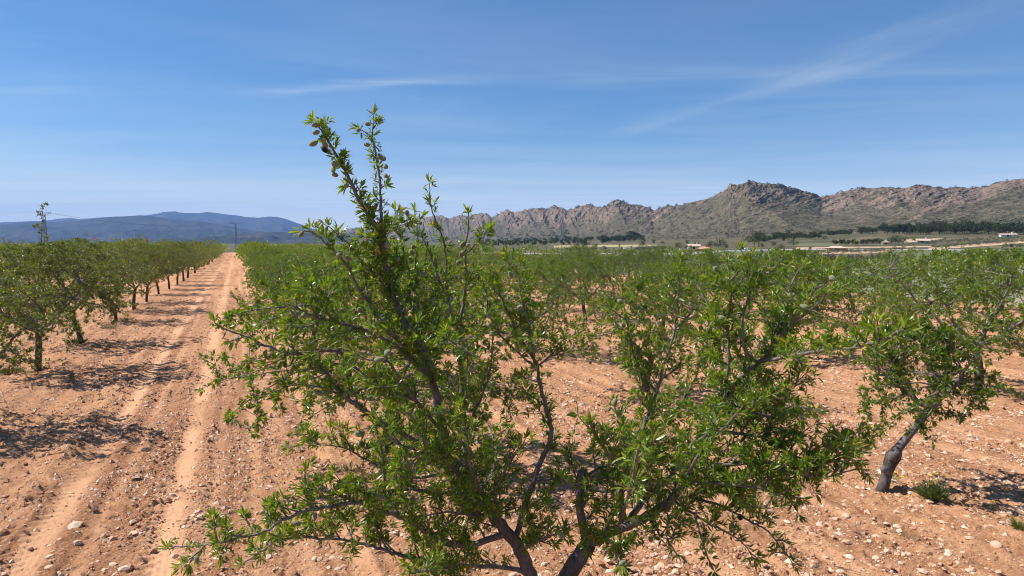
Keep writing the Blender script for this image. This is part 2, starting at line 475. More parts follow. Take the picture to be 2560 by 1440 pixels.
def build_ground():
    fine = np.arange(R(-46), R(46), 0.0030)
    coarse = np.arange(R(46), R(314), R(4))
    ang = np.concatenate([fine, coarse])          # measured from +Y towards +X
    r1 = np.concatenate([[0.4, 1.0, 1.8, 2.6, 3.3, 3.9], np.exp(np.arange(math.log(4.4), math.log(62), 0.0030))])
    r2 = np.exp(np.arange(math.log(62), math.log(700), 0.0085))
    r3 = np.exp(np.arange(math.log(700), math.log(16000), 0.06))
    rr = np.concatenate([r1, r2, r3])
    A, Rr = np.meshgrid(ang, rr)
    X = Rr * np.sin(A); Y = Rr * np.cos(A)
    h, dust, rake = micro(X, Y)
    far = np.clip((Rr - 40) / 60, 0, 1)
    Z = H(X, Y) + h + far * ((fbm(X / 14, Y / 14, 51, 3) - 0.5) * 0.25)
    na, nr = len(ang), len(rr)
    idx = np.arange(na * nr).reshape(nr, na)
    nx = np.roll(idx, -1, axis=1)
    q = np.stack([idx[:-1], idx[1:], nx[1:], nx[:-1]], -1).reshape(-1, 4)
    cx = X.ravel()[q].mean(1); cy = Y.ravel()[q].mean(1)
    u = cx * UX + cy * UY; v = cx * VX + cy * VY
    jit = (fbm(cx / 9, cy / 9, 61, 3) - 0.5) * 5
    mi = np.full(len(q), 1)
    orch = (v + jit * 0.25 < 38) & (v > -75) & (u < 262) & (u > -60)
    mi[(v + jit * 0.4 >= 38) & (cy < 118) & (v < 400)] = 2
    def setz(i, *pp):
        mi[in_poly(cx + jit * 0.3, cy + jit * 0.3, zone(*pp))] = i
    setz(7, (1890, 668), (2290, 668), (2270, 636), (1890, 637))
    setz(3, (1540, 640), (1960, 640), (1960, 630), (1790, 630), (1540, 637))
    setz(3, (2200, 646), (2620, 652), (2660, 627), (2210, 628))
    setz(4, (2430, 664), (2700, 664), (2700, 650), (2430, 652))
    setz(4, (2040, 636), (2230, 630), (2230, 624), (2040, 629))
    setz(4, (2325, 624), (2420, 618), (2580, 606), (2720, 596), (2720, 588), (2560, 597), (2420, 611), (2325, 619))
    setz(4, (1990, 622), (2330, 618), (2330, 615), (1990, 619))
    setz(4, (2255, 603), (2360, 598), (2360, 595), (2255, 599))
    setz(6, (1385, 619), (1640, 617), (1640, 611.5), (1385, 614))
    setz(3, (1985, 614), (2130, 613), (2130, 607), (1985, 609))
    mi[orch] = 0
    verts = np.stack([X, Y, Z], -1).reshape(-1, 3)
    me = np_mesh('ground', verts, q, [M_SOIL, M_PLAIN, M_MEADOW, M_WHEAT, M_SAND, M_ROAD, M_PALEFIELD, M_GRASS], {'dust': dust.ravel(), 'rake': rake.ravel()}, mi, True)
    o = link('ground', me)
    tag(o, 'stony red orchard soil with wheel tracks, fields beyond', None, None, 'structure')
build_ground()

# ------------------------------------------------------------------ hills
RIDGE = [(560, 600), (640, 592), (760, 585), (855, 574), (900, 569), (960, 565), (1005, 562), (1050, 545), (1074, 543), (1102, 539.5), (1123, 548), (1150, 539), (1172, 541), (1194, 535), (1216, 534), (1230, 546), (1256, 531), (1270, 525), (1284, 534), (1312, 526), (1347, 521.5), (1369, 523), (1387, 515), (1403, 520), (1416, 529), (1444, 519), (1472, 512), (1491, 518), (1509, 520), (1531, 506), (1547, 500), (1562, 507), (1572, 514), (1594, 513), (1619, 520), (1634, 528), (1669, 515), (1684, 518), (1719, 511), (1750, 503), (1784, 495), (1806, 481), (1825, 464), (1844, 465), (1859, 462), (1869, 456), (1900, 459), (1919, 463), (1957, 466), (1990, 475), (2020, 484), (2055, 495), (2085, 489), (2109, 482), (2153, 476), (2207, 470), (2263, 475), (2290, 468), (2328, 469), (2364, 473), (2406, 469), (2420, 473), (2456, 473), (2477, 464.5), (2512, 454), (2560, 449), (2640, 440), (2760, 446), (2900, 455), (3100, 470), (3400, 500), (3800, 540)]

def smooth1(a, k):
    w = np.hanning(2 * k + 1); w /= w.sum()
    return np.convolve(np.pad(a, k, mode='edge'), w, mode='valid')

def build_mountain():
    sx = np.array([ray(p, y)[0] for p, y in RIDGE]); sz = np.array([ray(p, y)[1] for p, y in RIDGE])
    s = np.arange(sx[0], sx[-1], 0.00115)
    ridge_slope = np.interp(s, sx, sz)
    yr = np.interp(s, [-0.45, -0.22, -0.10, 0.0, 0.15, 0.305, 0.345, 0.46, 0.60, 0.75, 1.0, 1.6], [6000, 5200, 3400, 2500, 1800, 1330, 1180, 1150, 1040, 980, 950, 1050])
    yf = np.minimum(np.interp(s, SFOOT, YFOOT), yr * 0.8)
    zf = H(s * yf, yf)
    zr = CH + ridge_slope * yr
    t = np.concatenate([np.linspace(-0.04, 1.0, 170), np.linspace(1.02, 1.8, 24)])
    T, S = np.meshgrid(t, s, indexing='ij')
    YR, YF, ZF, ZR = (np.broadcast_to(a, T.shape) for a in (yr, yf, zf, zr))
    Tc = np.clip(T, 0, 1)
    wid = S * 1150.0
    # long spurs and gullies running down the face
    al = np.interp(S, s, np.cumsum(np.hypot(np.gradient(s * yr), np.gradient(yr))))
    lat = al / 1.0
    spur = ridged(lat / 210 + T * 0.9, T * 0.55, 71, 3) - 0.62
    cut = np.interp(S, [-0.3, 0.2, 0.33, 0.36, 0.5, 0.9], [0.75, 0.70, 0.62, 0.55, 0.68, 0.70])
    prof = 0.42 * Tc ** 1.1 + 0.58 * (sstep((Tc - cut * 0.35) / (1 - cut * 0.35)) ** 1.25)
    hh = (ZR - ZF)
    Z = ZF + hh * prof
    env = np.sin(np.pi * np.clip(Tc, 0, 1)) ** 0.8
    Y = YF + (YR - YF) * T - spur * 0.34 * (YR - YF) * env * 0.45
    crag = ridged((lat + 0.5 * Z) / 62, (Z - 0.45 * lat) / 17, 75, 5, 0.64) - 0.60
    crag2 = ridged((lat + 0.4 * Z) / 15, (Z - 0.4 * lat) / 8, 85, 3, 0.6) - 0.6
    zone_n = fbm(lat / 150, T * 2.6, 91, 3)
    rocky = sstep((Tc + (zone_n - 0.5) * 0.75 - np.interp(S, [0.0, 0.30, 0.33, 0.36, 0.43, 0.48, 0.8], [0.48, 0.60, 0.50, 0.42, 0.62, 0.50, 0.45])) / 0.34)
    topf = np.clip((1.0 - Tc) / 0.03, 0, 1) * 0.4 + 0.6
    amp = hh / 95.0
    Y = Y - (crag * 20 + crag2 * 7) * (0.3 + 0.7 * rocky) * amp * topf
    Z = Z + (crag * 7 + crag2 * 4.0) * (0.2 + 0.8 * rocky) * amp * topf + (fbm(lat / 25, T * 14, 77, 3) - 0.5) * 3.0 * env
    back = np.clip(T - 1, 0, 1)
    Z = Z + 2.0 * np.clip(Tc * 4 - 3, 0, 1) - back * hh * 1.1
    Z = np.where(T < 0, ZF - 2.0, Z)
    strata = fbm((Z - lat * 0.42) / 9.0, (lat + Z * 0.4) / 80.0, 93, 4, 0.6)
    rock = 0.20 + 0.42 * rocky + (strata - 0.5) * 1.15 + 0.25 * (zone_n - 0.5) + 0.10 * sstep((S - 0.45) / 0.1)
    X = S * Y
    n0, n1 = T.shape
    idx = np.arange(n0 * n1).reshape(n0, n1)
    q = np.stack([idx[:-1, :-1], idx[:-1, 1:], idx[1:, 1:], idx[1:, :-1]], -1).reshape(-1, 4)
    me = np_mesh('rocky_ridge', np.stack([X, Y, Z], -1).reshape(-1, 3), q, M_MOUNT, {'rock': rock.ravel()}, None, False)
    o = link('mountain_ridge', me)
    tag(o, 'craggy pinkish grey rocky ridge with scrub slopes', None, None, 'structure')
    return X, Y, Z, T, S, rocky
MOUNT = build_mountain()

def build_hill(name, label, sky, yr, yf, seed):
    sx = np.array([ray(p, y)[0] for p, y in sky]); sz = np.array([ray(p, y)[1] for p, y in sky])
    s = np.arange(sx[0], sx[-1], 0.0024)
    rs = smooth1(np.interp(s, sx, sz), 3)
    t = np.concatenate([np.linspace(-0.05, 1, 60), np.linspace(1.03, 1.7, 14)])
    T, S = np.meshgrid(t, s, indexing='ij')
    Tc = np.clip(T, 0, 1)
    zr = CH + np.broadcast_to(rs, T.shape) * yr
    lat = S * yr
    k = yr / 6000.0
    spur = ridged(lat / (900 * k) + T * 1.1, T * 0.8, seed, 4) - 0.6
    env = np.sin(np.pi * Tc) ** 0.7
    Y = yf + (yr - yf) * T - spur * 0.35 * (yr - yf) * env
    Z = zr * (0.35 * Tc + 0.65 * Tc ** 1.7) + (ridged(lat / (260 * k), T * 5, seed + 7, 4) - 0.6) * 95 * k * env
    Z = Z + (fbm(lat / 30, T * 50, seed + 9, 2) - 0.5) * 7 * k
    Z = np.where(T > 1, zr * (1 - 1.1 * (T - 1)), Z)
    Z = np.where(T < 0, -6.0, Z)
    n0, n1 = T.shape
    idx = np.arange(n0 * n1).reshape(n0, n1)
    q = np.stack([idx[:-1, :-1], idx[:-1, 1:], idx[1:, 1:], idx[1:, :-1]], -1).reshape(-1, 4)
    me = np_mesh(name, np.stack([S * Y, Y, Z], -1).reshape(-1, 3), q, M_FARHILL, None, None, True)
    tag(link(name, me), label, None, None, 'structure')

build_hill('far_hills', 'farthest blue hills on the skyline', [(-500, 590), (-200, 560), (0, 556), (123, 551), (147, 546.5), (177, 545), (197, 548), (233, 545), (260, 543), (310, 541), (360, 539), (400, 533), (413, 529), (433, 528), (457, 532), (493, 533), (523, 530), (540, 533), (587, 538), (620, 543), (653, 544), (677, 541), (700, 543), (720, 549), (744, 558), (779, 571), (840, 588), (950, 600), (1100, 607)], 10500, 8200, 201)
build_hill('middle_hills', 'wooded blue hills in front of the farthest ones', [(-500, 585), (-200, 570), (0, 562), (50, 556), (100, 554), (150, 557), (200, 552), (240, 547), (277, 542), (320, 540), (353, 538.5), (393, 542), (420, 547), (450, 551), (493, 552), (533, 558), (583, 567), (633, 577), (700, 582), (780, 590), (900, 602), (1000, 607)], 6800, 5000, 221)
build_hill('low_hills', 'low scrubby foothills at the far end of the track', [(380, 607), (470, 597), (540, 590), (600, 585), (650, 580), (720, 581), (800, 584), (880, 582), (950, 584), (1020, 590), (1120, 600), (1200, 606)], 4600, 3700, 241)

# ------------------------------------------------------------------ leaves
LEAF3D = np.array([  # x side, y along, z normal
    (0, 0, 0), (-0.100, 0.34, 0.035), (0, 0.36, -0.012), (0.100, 0.34, 0.035),
    (-0.085, 0.68, 0.0), (0, 0.70, -0.045), (0.085, 0.68, 0.0), (0, 1.0, -0.14)])
LEAF3F = np.array([(0, 2, 1), (0, 3, 2), (1, 2, 5), (1, 5, 4), (2, 3, 6), (2, 6, 5), (4, 5, 7), (5, 6, 7)])
LEAF1D = np.array([(0, 0, 0), (-0.16, 0.45, 0.05), (0, 1.0, -0.10), (0.16, 0.45, 0.05)])
LEAF1F = np.array([(0, 2, 1), (0, 3, 2)])

def leaf_mesh(name, p, d, L, tint, mtl, rng, hero=False, wide=1.0, up=0.9):
    p = np.asarray(p, float); d = np.asarray(d, float); L = np.asarray(L, float)
    d = d / np.linalg.norm(d, axis=1, keepdims=True)
    n = rng.normal(size=d.shape) * 0.55 + np.array([0, 0, up])
    sd = np.cross(d, n); sd /= np.linalg.norm(sd, axis=1, keepdims=True) + 1e-9
    nn = np.cross(sd, d)
    B, Fc = (LEAF3D, LEAF3F) if hero else (LEAF1D, LEAF1F)
    curl = rng.uniform(-0.6, 2.2, len(p))
    w = wide * rng.uniform(0.85, 1.2, len(p))
    v = (p[:, None] + L[:, None, None] * (sd[:, None] * (B[None, :, 0:1] * w[:, None, None]) + d[:, None] * B[None, :, 1:2] + nn[:, None] * (B[None, :, 2:3] * curl[:, None, None])))
    k = len(B)
    f = (np.arange(len(p))[:, None, None] * k + Fc[None]).reshape(-1, 3)
    return v.reshape(-1, 3), f, np.repeat(tint, k)

def rosettes(sites, rng, nl, Lr, spread=0.85):
    """sites: list of (pos, dir, scale, young) -> leaf arrays"""
    if not sites: return None
    sp = np.array([s[0] for s in sites]); sd = np.array([s[1] for s in sites]); sc = np.array([s[2] for s in sites]); yg = np.array([s[3] for s in sites])
    cnt = rng.integers(nl[0], nl[1] + 1, len(sites))
    i = np.repeat(np.arange(len(sites)), cnt)
    d = sd[i] / (np.linalg.norm(sd[i], axis=1, keepdims=True) + 1e-9) + rng.normal(size=(len(i), 3)) * spread * 0.62
    d[:, 2] += 0.10 - 0.45 * (rng.random(len(i)) < .3) * rng.random(len(i))
    p = sp[i] + d * 0.006
    L = rng.uniform(Lr[0], Lr[1], len(i)) * sc[i]
    tint = np.clip(rng.normal(0.47, 0.17, len(i)) + yg[i] + (rng.random(len(i)) < 0.025) * 0.55, 0, 1)
    return p, d, L, tint

def bez(a, b, c, n):
    return [a * ((1 - t) ** 2) + b * (2 * t * (1 - t)) + c * (t * t) for t in [i / (n - 1) for i in range(n)]]

class Wood:
    def __init__(s): s.v = []; s.f = []; s.th = []
    def tube(s, pts, r0, r1, k, rng, knob=0.0, cap=False):
        n0 = len(s.v)
        ref = Vector((0.31, 0.17, 0.2)); m = len(pts)
        for i, p in enumerate(pts):
            d = pts[min(i + 1, m - 1)] - pts[max(i - 1, 0)]
            if d.length < 1e-8: d = Vector((0, 0, 1))
            d = d.normalized()
            a = ref - d * ref.dot(d)
            if a.length < 0.02: a = Vector((1, 0.3, 0)) - d * Vector((1, 0.3, 0)).dot(d)
            a.normalize(); ref = a; b = d.cross(a)
            r = r0[i] if isinstance(r0, list) else r0 + (r1 - r0) * (i / (m - 1)) ** 0.85
            r *= 1 + knob * (rng.random() - 0.4)
            for j in range(k):
                t = 2 * math.pi * j / k
                rr = r * (1 + knob * 0.5 * (rng.random() - 0.5))
                q = p + a * (rr * math.cos(t)) + b * (rr * math.sin(t))
                s.v.append((q.x, q.y, q.z)); s.th.append(min(1.0, max(0.0, (r - 0.040) / 0.04)))
        for i in range(m - 1):
            for j in range(k):
                o = n0 + i * k; j2 = (j + 1) % k
                s.f.append((o + j, o + j2, o + k + j2, o + k + j))
        if cap:
            c = len(s.v); p = pts[-1]; s.v.append((p.x, p.y, p.z)); s.th.append(0.6)
            o = n0 + (m - 1) * k
            for j in range(k): s.f.append((o + j, o + (j + 1) % k, c, c))
    def mesh(s, name):
        f = np.array(s.f, np.int32)
        q = f[f[:, 2] != f[:, 3]]; t = f[f[:, 2] == f[:, 3]][:, :3]
        return np_mesh(name, np.array(s.v), [q, t], M_BARK, {'thick': s.th}, None, True)

def catmull(pts, per):
    out = []
    n = len(pts)
    for i in range(n - 1):
        p0 = pts[max(i - 1, 0)]; p1 = pts[i]; p2 = pts[i + 1]; p3 = pts[min(i + 2, n - 1)]
        for j in range(per):
            t = j / per
            out.append(0.5 * ((2 * p1) + (p2 - p0) * t + (2 * p0 - 5 * p1 + 4 * p2 - p3) * t * t + (3 * p1 - p0 - 3 * p2 + p3) * t ** 3))
    out.append(pts[-1].copy())
    return out

def rvec(rnd):
    while True:
        v = Vector((rnd.uniform(-1, 1), rnd.uniform(-1, 1), rnd.uniform(-1, 1)))
        if 0.05 < v.length < 1: return v.normalized()

def shoot(rnd, a, d, L, n, wob, lift):
    pts = [a.copy()]; d = d.normalized()
    for i in range(n):
        d = (d + rvec(rnd) * wob + Vector((0, 0, lift))).normalized()
        pts.append(pts[-1] + d * (L / n))
    return pts

def sites_on(rnd, pts, step, t0, out, lean=0.5, scale=1.0, tipyoung=0.25):
    L = [0.0]
    for a, b in zip(pts, pts[1:]): L.append(L[-1] + (b - a).length)
    tot = L[-1]
    if tot < 1e-4: return
    x = tot * t0 + rnd.random() * step
    i = 0
    while x < tot:
        while i < len(pts) - 2 and L[i + 1] < x: i += 1
        seg = pts[i + 1] - pts[i]
        p = pts[i] + seg * ((x - L[i]) / max(1e-6, seg.length))
        d = seg.normalized()
        r = rvec(rnd); r = r - d * r.dot(d)
        if r.length > 0.05:
            r.normalize()
            o = r + d * lean + Vector((0, 0, 0.30))
            spur = rnd.uniform(0.004, 0.022)
            out.append((tuple(p + r * spur), tuple(o), scale * rnd.uniform(0.75, 1.1), tipyoung * (x / tot) ** 3 * rnd.random()))
        x += step * rnd.uniform(0.5, 1.5)
    d = (pts[-1] - pts[-2]).normalized()
    out.append((tuple(pts[-1]), tuple(d), scale * 1.12, tipyoung * 1.0))
    out.append((tuple(pts[-1] - d * 0.012), tuple(d * 0.5 + rvec(rnd) * 0.5), scale * 1.05, tipyoung * 0.6))

# almond hull: slightly flattened, pointed egg
def egg(nu=9, nv=7):
    v = []; f = []
    for i in range(nv + 1):
        a = math.pi * i / nv
        r = math.sin(a) * (1 - 0.16 * math.cos(a)) ; z = -math.cos(a) * 1.0
        if i == nv: z += 0.10
        if i == nv - 1: z += 0.03
        for j in range(nu):
            t = 2 * math.pi * j / nu
            v.append((r * 0.74 * math.cos(t), r * 0.60 * math.sin(t), z))
    for i in range(nv):
        for j in range(nu):
            f.append((i * nu + j, i * nu + (j + 1) % nu, (i + 1) * nu + (j + 1) % nu, (i + 1) * nu + j))
    return np.array(v), np.array(f)
EGG = egg(); EGG_LO = egg(5, 4)

# ------------------------------------------------------------------ the procedural orchard tree
def grow_tree(seed, Ht, S, trunk_h, lean, nsec, ntwig, squash=1.0, droop=0.25, bias=(0, 0), tpts=None, zk=0.85, extra=()):
    rnd = random.Random(seed)
    base = Vector((0, 0, -0.12))
    top = Vector((lean[0], lean[1], trunk_h))
    mid = Vector((lean[0] * 0.30 + rnd.uniform(-.05, .05), lean[1] * 0.30 + rnd.uniform(-.05, .05), trunk_h * 0.5))
    trunk = [base] + bez(Vector((0, 0, 0)), mid, top, 6)
    if tpts: trunk = [base] + [Vector(q) for q in tpts]; top = trunk[-1]
    nodes = []           # (pos, kind, order)
    limbs = []
    nl = rnd.choice((3, 4, 4))
    a0 = rnd.uniform(0, 6.28)
    ctr = Vector((lean[0] + bias[0], lean[1] + bias[1], 0))
    for i in range(nl):
        a = a0 + i * 2 * math.pi / nl + rnd.uniform(-.4, .4)
        rr = S * rnd.uniform(.50, .72)
        end = ctr + Vector((math.cos(a) * rr, math.sin(a) * rr * squash, Ht * rnd.uniform(.66, .86)))
        c = top + Vector((math.cos(a) * rr * .55, math.sin(a) * rr * .55 * squash, (end.z - top.z) * rnd.uniform(.22, .45)))
        pts = bez(top, c, end, 9)
        for k in range(2, 9): pts[k] = pts[k] + rvec(rnd) * 0.035
        limbs.append(pts); nodes += [(p, k / 8) for k, p in enumerate(pts) if k > 1]
    ph = [rnd.uniform(0, 6.28) for _ in range(3)]
    def env(a): return 1 + 0.18 * math.sin(2 * a + ph[0]) + 0.13 * math.sin(3 * a + ph[1]) + 0.1 * math.sin(5 * a + ph[2])
    zlo = trunk_h * zk
    def sample(k=0.0):
        a = rnd.uniform(0, 6.28); t = rnd.random() ** 0.55
        hz = rnd.random()
        z = zlo + (Ht - zlo) * hz
        prof = math.sqrt(max(0.05, 1 - ((hz - 0.42) / 0.62) ** 2))
        rr = S * env(a) * prof * t
        return ctr + Vector((math.cos(a) * rr, math.sin(a) * rr * squash, z - droop * (t ** 2) * (1 - hz) * 0.8))
    secs = []
    def attach(p, nd, bend):
        best = min(nd, key=lambda q: (q[0] - p).length + max(0, q[0].z - p.z) * 0.5)
        b = best[0]
        c = b + (p - b) * 0.5 + Vector((0, 0, bend * (p - b).length)) + rvec(rnd) * 0.05
        n = max(4, int((p - b).length / 0.14))
        pts = bez(b, c, p, n)
        for k in range(1, n): pts[k] = pts[k] + rvec(rnd) * 0.014
        return pts
    n2 = list(nodes)
    for i in range(nsec):
        pts = attach(sample(), nodes, rnd.uniform(-.05, .22))
        secs.append(pts); n2 += [(p, 1) for p in pts[1:]]
    twigs = []
    for i in range(ntwig):
        p = sample()
        best = min(n2, key=lambda q: (q[0] - p).length_squared)[0]
        d = p - best; L = d.length
        if L > 0.62: p = best + d * (0.62 / L)
        if L < 0.10: p = best + rvec(rnd) * 0.22 + Vector((0, 0, .08))
        c = (best + p) * 0.5 + Vector((0, 0, 0.05))
        twigs.append(bez(best, c, p, 4))
    # upright water shoots that stick out of the crown
    for i in range(rnd.randint(4, 7)):
        b = rnd.choice(nodes[3:])[0]
        d = Vector((rnd.uniform(-.45, .45), rnd.uniform(-.45, .45), 1))
        L = max(0.35, min(1.1, Ht + rnd.uniform(0.1, 0.65) - b.z))
        twigs.append(shoot(rnd, b, d, L, 5, 0.10, 0.05))
    for a, b in extra:
        a = Vector(a); b = Vector(b); s = bez(a, (a + b) * .5 + Vector((.04, 0, 0)), b, 9); secs.append(s)
        for k in range(2, 9): twigs.append(shoot(rnd, s[k], rvec(rnd) + Vector((0, 0, .7)), .16, 3, .1, .05))
    return rnd, trunk, limbs, secs, twigs

def make_tree_meshes(name, seed, Ht, S, trunk_h, lean, nsec=46, ntwig=230, leafL=(0.045, 0.085), nl=(5, 8), step=0.075, lm=None, fruits=150, r0=0.095, radii=None, **kw):
    rnd, trunk, limbs, secs, twigs = grow_tree(seed, Ht, S, trunk_h, lean, nsec, ntwig, **kw)
    rng = np.random.default_rng(seed)
    w = Wood(); w.tube(trunk, radii or r0 * 1.12, r0 * 0.92, 10, rnd, 0.12)
    br = Wood()
    for l in limbs: br.tube(l, r0 * 0.66, 0.014, 6, rnd, 0.10)
    for s in secs: br.tube(s, 0.017, 0.004, 4, rnd)
    for t in twigs: br.tube(t, 0.006, 0.0025, 3, rnd)
    sites = []
    for l in limbs: sites_on(rnd, l, step * 1.3, 0.30, sites)
    for s in secs: sites_on(rnd, s, step, 0.22, sites)
    for t in twigs: sites_on(rnd, t, step * 0.8, 0.08, sites)
    p, d, L, tint = rosettes(sites, rng, nl, leafL)
    v, f, tt = leaf_mesh(name, p, d, L, tint, lm, rng)
    crown = np_mesh(name + '_crown', v, f, lm, {'tint': tt})
    fm = None
    if fruits:
        ii = rng.integers(0, len(sites), fruits)
        fp = np.array([sites[i][0] for i in ii]) + rng.normal(size=(fruits, 3)) * 0.02 - np.array([0, 0, 0.02])
        fm = scatter_mesh(name + '_almonds', EGG_LO, fp, rng.uniform(0.017, 0.024, fruits), rng, M_FRUIT)
    return w.mesh(name + '_trunk'), br.mesh(name + '_branches'), crown, fm, (len(sites), len(p))

def scatter_mesh(name, shape, p, size, rng, mtl):
    B, Fc = shape
    n = len(p)
    q = rng.normal(size=(n, 3)); q /= np.linalg.norm(q, axis=1, keepdims=True)
    a = np.cross(q, np.array([0.3, 0.9, 0.1])); a /= np.linalg.norm(a, axis=1, keepdims=True)
    b = np.cross(q, a)
    v = p[:, None] + size[:, None, None] * (a[:, None] * B[None, :, 0:1] + b[:, None] * B[None, :, 1:2] + q[:, None] * B[None, :, 2:3])
    f = (np.arange(n)[:, None, None] * len(B) + Fc[None]).reshape(-1, Fc.shape[1])
    return np_mesh(name, v.reshape(-1, 3), f, mtl, None, None, True)

ORD = 'first second third fourth fifth sixth seventh eighth ninth tenth eleventh twelfth thirteenth fourteenth fifteenth sixteenth seventeenth eighteenth nineteenth twentieth'.split()

